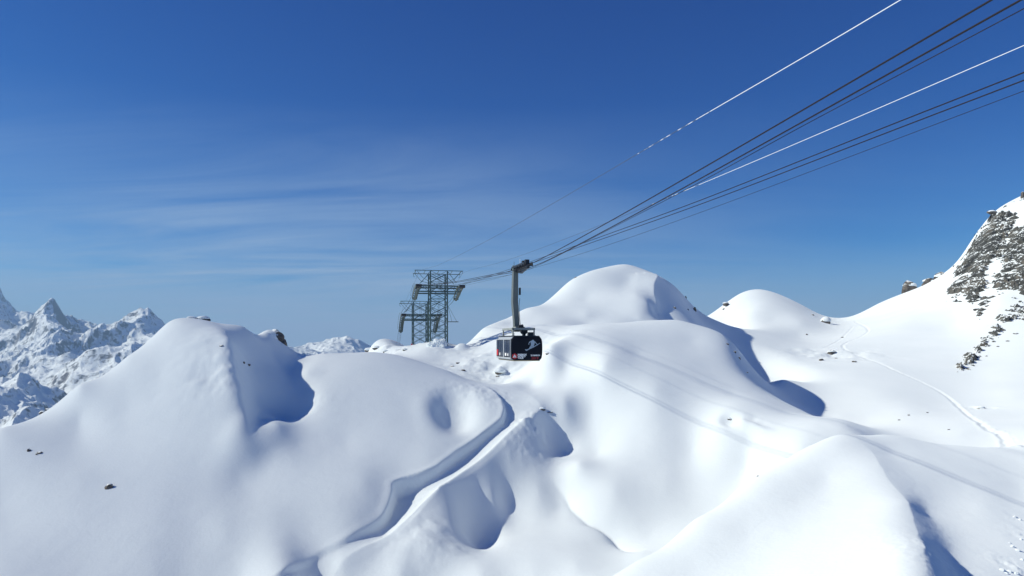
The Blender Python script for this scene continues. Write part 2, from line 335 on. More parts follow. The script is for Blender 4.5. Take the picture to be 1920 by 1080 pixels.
track([(1826,780),(1850,800),(1885,822),(1925,836)], 0.8, 0.05, 0.15, 8)
track([(1600,612),(1570,640),(1545,652)], 0.6, 0.12, 0.08, 5)
0 and track([(405,720),(380,740),(360,765),(350,782)], 0.5, 0.05, 0.02, 6)
0 and track([(268,845),(262,862),(270,880),(262,900)], 0.5, 0.05, 0.02, 7)
0 and track([(252,940),(252,975),(258,1005)], 0.5, 0.03, 0.02, 9)
# wind-rippled crust
def patch_noise(px, py, rad, amp, sc, seed, stretch=1.0):
    c = hit(px, py); m = (np.hypot(GX-c.x, GY-c.y) < rad*2.5); X, Y = GX[m], GY[m]
    fall = np.exp(-((X-c.x)**2+(Y-c.y)**2)/rad**2)
    GZ[m] += amp*fall*gnoise(X*stretch, Y, sc, seed, 3)
patch_noise(985, 690, 8, .45, 2.2, 3); patch_noise(1000, 650, 8, .35, 2.0, 5)
patch_noise(905, 680, 9, .8, 3.2, 11); patch_noise(930, 700, 6, .7, 2.2, 14)
patch_noise(715, 655, 9, .9, 3.0, 21); patch_noise(750, 655, 8, .8, 2.6, 22)
patch_noise(860, 655, 7, .5, 3.0, 25)
patch_noise(405, 650, 9, .5, 3.0, 31, .6); patch_noise(430, 690, 5, .35, 1.6, 33)
patch_noise(900, 735, 7, .16, 1.0, 35); patch_noise(1000, 810, 4, .22, 1.4, 41); patch_noise(975, 835, 3, .16, 1.1, 42)
patch_noise(1912, 975, 0.9, .16, .7, 51); patch_noise(1905, 1062, 1.4, .14, .6, 52); patch_noise(1960, 1020, 2, .2, .8, 53)
patch_noise(1750, 1040, 4, .05, .35, 55, .7)
patch_noise(800, 1000, 5, .25, 2.0, 61); patch_noise(570, 770, 5, .1, 1.2, 62)
patch_noise(1560, 665, 14, 1.5, 6, 71); patch_noise(1840, 765, 4, .5, 2.0, 72); patch_noise(1400, 790, 3, .3, 3, 73)
patch_noise(1000, 795, 2.5, .6, 1.0, 77)
dent(1369, 784, hit(1369,784).y, 1.3, 2.0, -0.9); dent(866, 655, hit(866,655).y, 1.6, 2.0, 1.5); dent(938, 697, hit(938,697).y, 1.0, 1.2, 0.9)
dent(1403, 800, hit(1403,800).y, 1.0, 3.5, 0.7, 0.5)
GZ += 0.05*gnoise(GX, GY, 9, 90, 2)*np.clip((400-GY)/200,0,1) + 0.014*gnoise(GX, GY, 1.4, 91, 2)*np.clip((160-GY)/80,0,1)

# --- assemble the terrain mesh
def grid_mesh(name, X, Y, Z, mat, smooth=True, parent=None):
    ns, nu = X.shape
    me = bpy.data.meshes.new(name)
    co = np.stack([X, Y, Z], -1).reshape(-1, 3).astype(np.float32)
    i = (np.arange(ns-1)[:,None]*nu + np.arange(nu-1)[None,:]).ravel()
    quads = np.stack([i, i+1, i+nu+1, i+nu], 1).astype(np.int32)
    me.vertices.add(len(co)); me.vertices.foreach_set('co', co.ravel())
    nf = len(quads)
    me.loops.add(nf*4); me.polygons.add(nf)
    me.loops.foreach_set('vertex_index', quads.ravel())
    me.polygons.foreach_set('loop_start', np.arange(nf, dtype=np.int32)*4)
    me.polygons.foreach_set('loop_total', np.full(nf, 4, dtype=np.int32))
    me.polygons.foreach_set('use_smooth', np.full(nf, smooth, dtype=bool))
    me.update(calc_edges=True)
    me.materials.append(mat)
    o = bpy.data.objects.new(name, me); COL.objects.link(o)
    if parent: o.parent = parent
    return o
def noise_node(n, l, vec, scale, detail=3, rough=0.5, dist=0.0):
    t = n.new('ShaderNodeTexNoise'); t.inputs['Scale'].default_value = scale; t.inputs['Detail'].default_value = detail
    t.inputs['Roughness'].default_value = rough; t.inputs['Distortion'].default_value = dist
    l.new(vec, t.inputs['Vector']); return t
def ramp(n, l, fac, stops):
    r = n.new('ShaderNodeValToRGB'); l.new(fac, r.inputs[0]); e = r.color_ramp.elements
    while len(e) < len(stops): e.new(0.5)
    for q_, (p_, c_) in zip(e, stops): q_.position = p_; q_.color = c_ if len(c_) == 4 else (*c_, 1)
    return r
def snow_material():
    m, n, l, b = new_mat('snow')
    g = n.new('ShaderNodeNewGeometry')
    t = noise_node(n, l, g.outputs['Position'], 0.05, 4, 0.55)
    r = ramp(n, l, t.outputs[0], [(0.3, (0.775,0.825,0.85)), (0.7, (0.82,0.865,0.885))])
    l.new(r.outputs[0], b.inputs['Base Color'])
    b.inputs['Roughness'].default_value = 0.7
    b.inputs['Specular IOR Level'].default_value = 0.12
    b.inputs['Diffuse Roughness'].default_value = 0.6
    f1 = noise_node(n, l, g.outputs['Position'], 3.2, 5, 0.62); f2 = noise_node(n, l, g.outputs['Position'], 0.35, 3, 0.5)
    b1 = n.new('ShaderNodeBump'); b1.inputs['Strength'].default_value = 0.5; b1.inputs['Distance'].default_value = 0.05; l.new(f1.outputs[0], b1.inputs['Height'])
    b2 = n.new('ShaderNodeBump'); b2.inputs['Strength'].default_value = 0.25; b2.inputs['Distance'].default_value = 0.25; l.new(f2.outputs[0], b2.inputs['Height'])
    l.new(b1.outputs[0], b2.inputs['Normal']); l.new(b2.outputs[0], b.inputs['Normal'])
    return m
M_SNOW = snow_material()
ground = grid_mesh('snow_ground', GX, GY, GZ, M_SNOW)
tag(ground, kind='structure')

# rock with snow lying on what faces up
def rock_material(name, c1, c2, c3, snow_lo, snow_hi, sc=1.0, bump=0.3, nscale=0.5):
    m, n, l, b = new_mat(name)
    g = n.new('ShaderNodeNewGeometry'); tcn = n.new('ShaderNodeTexCoord')
    t = noise_node(n, l, g.outputs['Position'], 0.35*sc, 6, 0.65, 0.4)
    r = ramp(n, l, t.outputs[0], [(0.32, c1), (0.5, c2), (0.68, c3)])
    f = noise_node(n, l, g.outputs['Position'], 2.6*sc, 5, 0.7)
    bp = n.new('ShaderNodeBump'); bp.inputs['Strength'].default_value = 0.8; bp.inputs['Distance'].default_value = bump/sc; l.new(f.outputs[0], bp.inputs['Height'])
    l.new(bp.outputs[0], b.inputs['Normal'])
    sp = n.new('ShaderNodeSeparateXYZ'); l.new(g.outputs['True Normal'], sp.inputs[0])
    nn = noise_node(n, l, g.outputs['Position'], nscale*sc, 4, 0.6)
    ad = n.new('ShaderNodeMath'); ad.operation = 'MULTIPLY_ADD'; l.new(nn.outputs[0], ad.inputs[0]); ad.inputs[1].default_value = 0.9; l.new(sp.outputs[2], ad.inputs[2])
    mr = n.new('ShaderNodeMapRange'); l.new(ad.outputs[0], mr.inputs[0]); mr.inputs[1].default_value = snow_lo; mr.inputs[2].default_value = snow_hi
    mx = n.new('ShaderNodeMixRGB'); l.new(mr.outputs[0], mx.inputs[0]); l.new(r.outputs[0], mx.inputs[1]); mx.inputs[2].default_value = (0.80,0.845,0.87,1)
    l.new(mx.outputs[0], b.inputs['Base Color']); b.inputs['Roughness'].default_value = 0.85; b.inputs['Specular IOR Level'].default_value = 0.2
    return m
M_ROCK = rock_material('rock', (0.045,0.042,0.042), (0.11,0.10,0.095), (0.19,0.165,0.14), 1.15, 1.25)
M_CLIFF = rock_material('cliff_rock', (0.04,0.043,0.047), (0.095,0.098,0.093), (0.18,0.16,0.135), 0.86, 0.98, 0.35, 0.35, 1.6)
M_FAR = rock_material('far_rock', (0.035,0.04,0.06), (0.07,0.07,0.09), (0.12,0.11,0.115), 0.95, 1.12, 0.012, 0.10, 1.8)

# --- rocky faces of the mountain on the right: finer sheets of crags breaking through the snow
def smooth_poly_mask(U_, V_, poly, soft):
    inside = np.zeros(U_.shape, bool); dmin = np.full(U_.shape, 1e9)
    n_ = len(poly)
    for k in range(n_):
        x0, y0 = poly[k]; x1, y1 = poly[(k+1) % n_]
        c = ((y0 > V_) != (y1 > V_)) & (U_ < (x1-x0)*(V_-y0)/((y1-y0) or 1e-9)+x0); inside ^= c
        ex, ey = x1-x0, y1-y0; t = np.clip(((U_-x0)*ex+(V_-y0)*ey)/(ex*ex+ey*ey), 0, 1)
        dmin = np.minimum(dmin, np.hypot(U_-x0-t*ex, V_-y0-t*ey))
    return np.clip(0.5+np.where(inside, dmin, -dmin)/soft, 0, 1)
def interp_gz(u, s):
    j = np.clip(np.searchsorted(US, u)-1, 0, NU-2); a = (u-US[j])/(US[j+1]-US[j])
    i = np.clip(np.searchsorted(SS, s)-1, 0, NS-2); b = (s-SS[i])/(SS[i+1]-SS[i])
    return (GZ[i,j]*(1-a)+GZ[i,j+1]*a)*(1-b)+(GZ[i+1,j]*(1-a)+GZ[i+1,j+1]*a)*b
def ridged(X, Y, sc, seed, oct=4):
    o = 0; amp = 1; tot = 0
    for k in range(oct):
        o = o+amp*(1-np.abs(gnoise(X+31*k, Y-17*k, sc/(2**k), seed+k, 1))*2); tot += amp; amp *= 0.5
    return o/tot
def cliff(polys, label, group, name='rocky_cliff', kind=None, seed=0, amp=3.2, thr=0.5, nu=330, nd=430):
    allp = [p for q in polys for p in q]
    ulo = (min(p[0] for p in allp)-14-960)/F; uhi = min((max(p[0] for p in allp)+14-960)/F, 1.04)
    us = np.linspace(ulo, uhi, nu); pys = np.linspace(max(p[1] for p in allp)+12, min(p[1] for p in allp)-14, nd)
    lg = np.linspace(math.log(150), math.log(440), 500); S_ = np.empty((nd, nu))
    for q_ in range(nu):                                  # rows evenly spaced up the slope
        w = np.maximum.accumulate(interp_gz(np.full(500, us[q_]), lg)/np.exp(lg)+lg*1e-5)
        S_[:,q_] = np.interp((HOR-pys)/F, w, lg)
    A = np.broadcast_to(us, S_.shape); z = interp_gz(A.ravel(), S_.ravel()).reshape(A.shape); D = np.exp(S_); X = A*D; Y = D
    pxl = 960+A*F; pyl = HOR-z/D*F
    mask = np.zeros(A.shape)
    for q_ in polys: mask = np.maximum(mask, smooth_poly_mask(pxl, pyl, q_, 22.0))
    edge = np.minimum.reduce([np.arange(nu)[None,:]+0*mask, nu-1-np.arange(nu)[None,:]+0*mask, np.arange(nd)[:,None]+0*mask, nd-1-np.arange(nd)[:,None]+0*mask]); mask = mask*np.clip(edge/8, 0, 1)
    # crags in streaks that run from upper right to lower left, as seen on the face
    c, s_ = math.cos(R(50)), math.sin(R(50)); a_ = X*c+z*s_; b_ = -X*s_+z*c
    wv = gnoise(X, z+Y*.5, 8, seed+2, 3)*2.0
    big = gnoise(a_+wv, (b_+wv)*1.9, 15, seed, 3); med = gnoise(a_+wv, (b_-wv)*2.0, 5.5, seed+5, 3); fine = gnoise(a_*1.1+wv, b_*2.0+wv, 2.0, seed+9, 3)
    cell = gnoise(X+wv, z*1.2+Y*.3, 1.1, seed+13, 2)
    h = 0.55*big+0.65*med+0.85*fine+0.55*cell
    blk = np.floor(h*3.0)/3.0; h = 0.6*h+0.4*blk
    rel = (mask-thr)*2.4 + h*1.3
    dsp = (np.clip(rel, -1.2, 1.5)*0.50 + np.clip(rel,0,1)*(0.35*fine+0.30*cell+0.25*blk))*amp - 0.25
    Xr = X-0.30*dsp; Yr = Y-0.72*dsp; Zr = z+0.55*dsp
    o = grid_mesh(name, Xr, Yr, Zr, M_CLIFF, smooth=False)
    # drop the sheet where it lies well under the snow
    bm = bmesh.new(); bm.from_mesh(o.data); low = (rel < -0.45).ravel(); bm.verts.ensure_lookup_table()
    bmesh.ops.delete(bm, geom=[bm.verts[int(k)] for k in np.where(low)[0]], context='VERTS'); bm.to_mesh(o.data); bm.free()
    tag(o, label, 'rock face', group, kind)
    return o
cliff([[(1783,553),(1790,520),(1812,470),(1838,430),(1866,404),(1905,398),(1909,425),(1893,440),(1892,470),(1872,484),(1848,505),(1846,535),(1822,562),(1806,552)],
       [(1888,435),(1935,410),(2060,380),(2060,470),(1960,520),(1925,548),(1895,536),(1872,545),(1862,520),(1878,500)]],
      'large dark craggy rock face below the summit on the right edge', 'rock faces on the mountain', seed=3, amp=3.2, thr=0.47, nu=330, nd=250)
cliff([[(1795,697),(1800,680),(1826,650),(1846,622),(1872,590),(1905,565),(1960,550),(2060,540),(2060,600),(1960,600),(1915,598),(1890,612),(1868,640),(1842,662),(1825,690),(1808,688)],
       [(1824,585),(1840,560),(1862,556),(1850,580),(1835,600)]],
      'broken lower band of rock running down to the left under the big rock face', 'rock faces on the mountain', name='cliff_rocks', kind='stuff', seed=17, amp=2.4, thr=0.62, nu=330, nd=240)
# ------------------------------------------------------------------ far mountains
FP = [ # px, py, distance in km, relief amplitude handled separately
 (-900,560,10),(-500,575,10),(-300,600,10),(-150,560,10),(-60,572,10.2),(0,560,10.4),(22,574,10.4),(50,590,10.2),(66,572,10),(97,564,9.9),(116,584,10),(140,594,10.3),(180,600,10.8),(215,603,11),(245,592,10.6),(264,586,10.2),(290,600,10.2),(330,618,10.5),(400,640,10.5),
 (480,650,12),(545,647,12),(575,649,12),(600,652,11),(650,632,9.5),(668,640,9.8),(690,655,10.4),(740,665,11),(820,680,12),(1000,700,12),(1300,740,12),(1700,760,12),
 (650,690,6.5),(600,690,6),(700,700,6.5),(545,690,6),(1000,760,7),(1500,800,7),
 (60,625,8.8),(95,612,8.6),(20,650,8.3),(130,640,8.2),(190,618,8.6),(160,660,7.4),(230,622,8.0),(275,600,8.4),(250,625,7.4),(200,650,6.9),(155,690,6.3),(300,640,7.6),
 (90,690,6.9),(50,690,7.1),(110,655,7.7),(0,700,7.1),(20,725,5.9),(70,735,5.9),(120,735,5.6),(140,745,5.4),
 (35,694,5.1),(0,712,5.1),(60,706,4.9),(90,725,4.7),(115,748,4.4),(0,735,4.5),(40,745,4.3),(70,770,3.9),(30,800,3.6),(0,790,3.7),(100,800,3.6),(0,860,3.0),(200,800,4.2),(300,760,5),(400,760,5),
 (-100,640,8.3),(-200,640,8.3),(-100,720,6),(-100,700,4.9),(-250,700,5),(-100,800,3.6),(-300,800,3.6),(-900,700,6),(-900,850,3.6),(-600,700,6),
 (0,1000,2.2),(-500,1000,2.2),(500,900,2.2),(1000,900,2.2),(1700,900,2.2),(300,900,3),(-900,1000,2.2),
]
FA = np.array(FP, float); fX = np.stack([(FA[:,0]-960)/F*1.6, np.log(FA[:,2])*0.45], 1); fW = (HOR-FA[:,1])/F
nF = len(fX); r2 = ((fX[:,None]-fX[None])**2).sum(-1); Kf = 0.5*r2*np.log(r2+1e-12)+2e-5*np.eye(nF)
Pf = np.concatenate([np.ones((nF,1)), fX], 1); Mf = np.zeros((nF+3,nF+3)); Mf[:nF,:nF]=Kf; Mf[:nF,nF:]=Pf; Mf[nF:,:nF]=Pf.T
sF = np.linalg.solve(Mf, np.concatenate([fW, np.zeros(3)]))
fu = np.concatenate([np.linspace(-1.05,-0.70,70,endpoint=False), np.linspace(-0.70,-0.44,330,endpoint=False), np.linspace(-0.44,-0.31,40,endpoint=False), np.linspace(-0.31,-0.14,170,endpoint=False), np.linspace(-0.14,1.05,60)])
fs = np.linspace(math.log(1.7), math.log(13.0), 520)
FU, FS = np.meshgrid(fu, fs)
def fw_eval(u, s):
    a = u[:,None]*1.6; b = s[:,None]*0.45; r = (a-fX[None,:,0])**2+(b-fX[None,:,1])**2
    return (0.5*r*np.log(r+1e-12))@sF[:nF]+sF[nF]+sF[nF+1]*a[:,0]+sF[nF+2]*b[:,0]
FW = np.concatenate([fw_eval(FU[k], FS[k]) for k in range(len(fs))]).reshape(FU.shape)
FD = np.exp(FS)*1000.0; fx, fy = FU*FD, FD
wx = gnoise(fx, fy, 1500, 40, 3)*420; wy = gnoise(fx, fy, 1500, 41, 3)*420
rg = ridged((fx+wx)*0.94+(fy+wy)*0.34, (-(fx+wx)*0.34+(fy+wy)*0.94)*0.72, 1500, 44, 5)
rg2 = ridged(fx*0.8+fy*.6+wx*.5, (-fx*.6+fy*.8)*0.8+wy*.5, 420, 54, 4)
FZ = FW*FD + (rg-0.52)*350*(0.45+0.55*sst((-0.28-FU)/0.12)) + (rg2-0.45)*80*(0.5+0.5*sst((-0.28-FU)/0.12)) + gnoise(fx, fy, 80, 60, 2)*14
FZ = FZ - 38 - np.clip((FS-math.log(10.8))/0.25,0,1)*100
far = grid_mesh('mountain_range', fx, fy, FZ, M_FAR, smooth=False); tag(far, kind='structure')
# ------------------------------------------------------------------ mesh helpers
def link(name, bm, mat, parent=None, smooth=False):
    me = bpy.data.meshes.new(name); bmesh.ops.recalc_face_normals(bm, faces=bm.faces[:]); bm.to_mesh(me); bm.free()
    for m_ in (mat if isinstance(mat, (list, tuple)) else [mat]): me.materials.append(m_)
    if smooth:
        for p_ in me.polygons: p_.use_smooth = True
    o = bpy.data.objects.new(name, me); COL.objects.link(o)
    if parent: o.parent = parent
    return o
def empty(name, loc=(0,0,0), rz=0.0):
    o = bpy.data.objects.new(name, None); COL.objects.link(o); o.location = loc; o.rotation_euler = (0,0,rz); o.empty_display_size = 0.5
    return o
def box(bm, c, s, rot=None, mi=0):
    r = bmesh.ops.create_cube(bm, size=1.0); v = r['verts']
    M = Matrix.Translation(Vector(c)) @ (rot.to_4x4() if rot is not None else Matrix.Identity(4)) @ Matrix.Diagonal((*s, 1))
    bmesh.ops.transform(bm, matrix=M, verts=v)
    for f in {f for q_ in v for f in q_.link_faces}: f.material_index = mi
    return v
def bevel(bm, w, seg=2):
    bmesh.ops.bevel(bm, geom=bm.edges[:], offset=w, segments=seg, affect='EDGES', profile=0.6)
def bar(bm, a, b, w, h=None):
    a, b = Vector(a), Vector(b); d = b-a
    rot = d.to_track_quat('Y', 'Z').to_matrix()
    box(bm, (a+b)/2, (w, d.length, h or w), rot)
def tube(bm, pts, r, seg=8, cap=True):
    pts = [Vector(p_) for p_ in pts]; rings = []
    for k, p_ in enumerate(pts):
        t = (pts[min(k+1,len(pts)-1)]-pts[max(k-1,0)]).normalized()
        up = Vector((0,0,1)) if abs(t.z) < 0.95 else Vector((1,0,0))
        a = t.cross(up).normalized(); b = a.cross(t).normalized()
        rr = r[k] if isinstance(r, (list, tuple)) else r
        rings.append([bm.verts.new(p_+a*math.cos(2*math.pi*j/seg)*rr+b*math.sin(2*math.pi*j/seg)*rr) for j in range(seg)])
    for k in range(len(rings)-1):
        for j in range(seg): bm.faces.new((rings[k][j], rings[k][(j+1)%seg], rings[k+1][(j+1)%seg], rings[k+1][j]))
    if cap: bm.faces.new(rings[0][::-1]); bm.faces.new(rings[-1])
def cyl(bm, a, b, r, seg=14): tube(bm, [a, b], r, seg)
def prism(bm, outline, y0, y1, mi=0):
    """outline of (x, z) pairs extruded along y"""
    A = [bm.verts.new((x, y0, z)) for x, z in outline]; B = [bm.verts.new((x, y1, z)) for x, z in outline]
    n_ = len(A); fs_ = [bm.faces.new(A), bm.faces.new(B[::-1])]
    for k in range(n_): fs_.append(bm.faces.new((A[k], A[(k+1)%n_], B[(k+1)%n_], B[k])))
    for f in fs_: f.material_index = mi
def metal(name, col, rough=0.5, metallic=0.0, dirt=0.0, spec=0.5):
    m, n, l, b = new_mat(name); b.inputs['Metallic'].default_value = metallic; b.inputs['Roughness'].default_value = rough
    b.inputs['Specular IOR Level'].default_value = spec
    tcn = n.new('ShaderNodeTexCoord'); t = noise_node(n, l, tcn.outputs['Object'], 2.3, 5, 0.65)
    c2 = tuple(c*(1-dirt)+0.02*dirt for c in col)
    r = ramp(n, l, t.outputs[0], [(0.35, col), (0.72, c2)]); l.new(r.outputs[0], b.inputs['Base Color'])
    mr = n.new('ShaderNodeMapRange'); l.new(t.outputs[0], mr.inputs[0]); mr.inputs[3].default_value = rough*0.8; mr.inputs[4].default_value = min(1, rough*1.25); l.new(mr.outputs[0], b.inputs['Roughness'])
    return m
M_GALV = metal('galvanised_steel', (0.055,0.105,0.108), 0.55, 0.0, 0.35)
M_GREEN = metal('green_grey_paint', (0.15,0.20,0.19), 0.55, 0.0, 0.4)
M_SHOE = metal('pale_saddle_plate', (0.085,0.115,0.11), 0.6, 0.0, 0.35)
M_DARK = metal('dark_greased_steel', (0.03,0.033,0.04), 0.45, 0.3, 0.3)
M_ROPE = metal('dark_rope', (0.018,0.015,0.02), 0.6, 0.0, 0.0, 0.2)
M_GREY = metal('grey_painted_steel', (0.30,0.325,0.31), 0.5, 0.0, 0.2)
M_SILVER = metal('silver_panel', (0.55,0.57,0.58), 0.35, 0.3, 0.12)
M_BLACK = metal('black_wrap', (0.006,0.007,0.014), 0.4, 0.0, 0.0, 0.12)
M_WHITE = metal('white_print', (0.80,0.80,0.80), 0.5)
M_RED = metal('red_print', (0.55,0.015,0.02), 0.5)
M_DRED = metal('dark_red_print', (0.30,0.012,0.02), 0.5)
M_SKI = metal('pale_blue_print', (0.30,0.38,0.47), 0.5)
M_TAN = metal('tan_underfloor', (0.42,0.36,0.24), 0.6, 0.0, 0.2)
def glass_mat():
    m, n, l, b = new_mat('tinted_glass'); b.inputs['Base Color'].default_value = (0.012,0.02,0.04,1); b.inputs['Roughness'].default_value = 0.08
    b.inputs['Specular IOR Level'].default_value = 0.35; return m
M_GLASS = glass_mat()
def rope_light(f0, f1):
    # sun glint on steel wire painted white over the near length, with dark gaps
    m, n, l, b = new_mat('sun_glint_wire'); tcn = n.new('ShaderNodeTexCoord')
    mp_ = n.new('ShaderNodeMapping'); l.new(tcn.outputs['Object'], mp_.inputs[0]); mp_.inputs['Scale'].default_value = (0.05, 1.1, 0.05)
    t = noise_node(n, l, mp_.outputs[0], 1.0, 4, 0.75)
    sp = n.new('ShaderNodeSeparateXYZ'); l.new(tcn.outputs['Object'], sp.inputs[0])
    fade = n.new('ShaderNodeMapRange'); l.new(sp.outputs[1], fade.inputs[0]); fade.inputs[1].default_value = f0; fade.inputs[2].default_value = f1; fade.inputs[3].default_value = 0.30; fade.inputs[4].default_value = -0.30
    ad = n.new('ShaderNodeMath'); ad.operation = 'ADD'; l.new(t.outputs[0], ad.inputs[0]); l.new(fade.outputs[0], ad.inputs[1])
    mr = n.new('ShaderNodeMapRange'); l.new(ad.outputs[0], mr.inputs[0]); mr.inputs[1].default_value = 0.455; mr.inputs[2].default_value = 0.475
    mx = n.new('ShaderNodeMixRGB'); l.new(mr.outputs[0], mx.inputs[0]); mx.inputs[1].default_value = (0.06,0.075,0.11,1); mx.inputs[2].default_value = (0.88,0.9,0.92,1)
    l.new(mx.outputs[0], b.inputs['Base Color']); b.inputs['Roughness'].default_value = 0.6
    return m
M_GLINT1 = rope_light(26, 66); M_GLINT2 = rope_light(46, 96)

# ------------------------------------------------------------------ ropeway geometry
SL = 0.236                                   # plan slope of the line
A0, B0 = 21.5, 33.2                          # x = A0 - SL*y (track with the cabin), x = B0 - SL*y (empty track)
ACR = Vector((0.9733, 0.2297, 0)); ALO = Vector((-0.2297, 0.9733, 0))   # across and along the line
RZ = math.asin(0.2297)                       # rotation of the local frame whose +Y runs away along the line
def rope_pts(a0, prof, off_x=0.0, off_z=0.0):
    ys = [p_[0] for p_ in prof]; out = []
    for k in range(len(prof)-1):
        p0, p1, p2, p3 = prof[max(k-1,0)], prof[k], prof[k+1], prof[min(k+2,len(prof)-1)]
        n_ = max(3, int((p2[0]-p1[0])/2.5))
        for j in range(n_ if k < len(prof)-2 else n_+1):
            t = j/n_; h = p2[0]-p1[0]
            m1 = (p2[1]-p0[1])/max(p2[0]-p0[0],1e-6); m2 = (p3[1]-p1[1])/max(p3[0]-p1[0],1e-6)
            z = (2*t**3-3*t**2+1)*p1[1]+(t**3-2*t**2+t)*h*m1+(-2*t**3+3*t**2)*p2[1]+(t**3-t**2)*h*m2
            y = p1[0]+h*t
            out.append(Vector((a0-SL*y, y, z+off_z))+ACR*off_x)
    return out
# rope height profiles (y, z) read off the photograph along the known plan line
PA_near = [(-30,14.2),(0,12.3),(23.9,10.95),(34.6,10.36),(43.6,9.88),(56.3,9.25),(76.1,8.45),(84.5,8.35),(90.5,8.45),(97,8.8),(136,10.75),(170,12.9),(195.5,15.0)]
PA_over = [(195.5,15.0),(199,15.1),(202.5,14.5),(205.5,12.9),(222,10.6),(238.5,9.4),(243,8.2),(248.5,4.4),(262,-4),(300,-32)]
PB_near = [(-30,13.4),(0,13.0),(36,12.78),(43.4,12.76),(67.3,12.66),(87,12.85),(120,13.3),(150,13.75),(195.5,15.0)]
def bend(prof, x0, gain): return prof
def rope(label, a0, prof, off_x, off_z, r, mat=M_ROPE, cat='cable', group='ropes of the cable car line', name='cable'):
    bm = bmesh.new(); tube(bm, rope_pts(a0, prof, off_x, off_z), r, 8)
    return tag(link(name, bm, mat, smooth=True), label, cat, group)
rope('upper thick dark rope of the upper rope bundle, the one the cabin hangs from', A0, PA_near+PA_over[1:], -0.47, 0.0, 0.036)
rope('lower thick dark rope of the upper rope bundle, the one the cabin hangs from', A0, PA_near+PA_over[1:], 0.47, 0.0, 0.036)
haulA = [(-30,13.3),(0,11.7),(23.3,10.55),(34.6,10.06),(43.6,9.57),(56.3,9.05),(76.1,8.3),(84.5,8.15),(90.5,8.25),(97,8.55),(136,10.4),(170,12.5),(195.5,14.6)]
rope('thin dark rope just below the two thick ones of the upper rope bundle', A0, haulA+[(y, z-0.3) for y, z in PA_over[1:]], 0.1, -0.1, 0.018)
rope('topmost thick dark rope of the lower rope bundle reaching the right edge', B0, PB_near+PA_over[1:], -0.47, 0.0, 0.036)
rope('middle thick dark rope of the lower rope bundle reaching the right edge', B0, PB_near+PA_over[1:], 0.47, 0.0, 0.036)
haulB = [(-30,13.4),(0,12.7),(36,12.2),(67.3,11.86),(95,11.9),(122,12.35),(150,13.0),(195.5,14.6)]
rope('thin dark rope below the lower rope bundle, lowest line in the sky', B0, haulB+[(y, z-0.3) for y, z in PA_over[1:]], 0.05, -0.1, 0.018)
w1 = [(-30,14.0),(0,13.5),(29.5,13.45),(48,13.72),(75,14.1),(110,14.8),(163,16.6),(199,18.6)]
w2 = [(-30,15.4),(0,14.9),(37.3,14.66),(73,14.72),(110,15.2),(150,16.2),(199,18.3)]
over_t = [(207,17.2),(240,12.6),(246,12.0),(262,2),(300,-24)]
rope('wire painted sunlit white crossing the upper sky alone, above both rope bundles', A0+0.75, w1+over_t, 0, 0, 0.020, M_GLINT1, 'wire', 'white wires above the line')
rope('wire painted sunlit white between the two dark bundles of ropes in the right sky', B0+0.9, w2+over_t, 0, 0, 0.020, M_GLINT2, 'wire', 'white wires above the line')

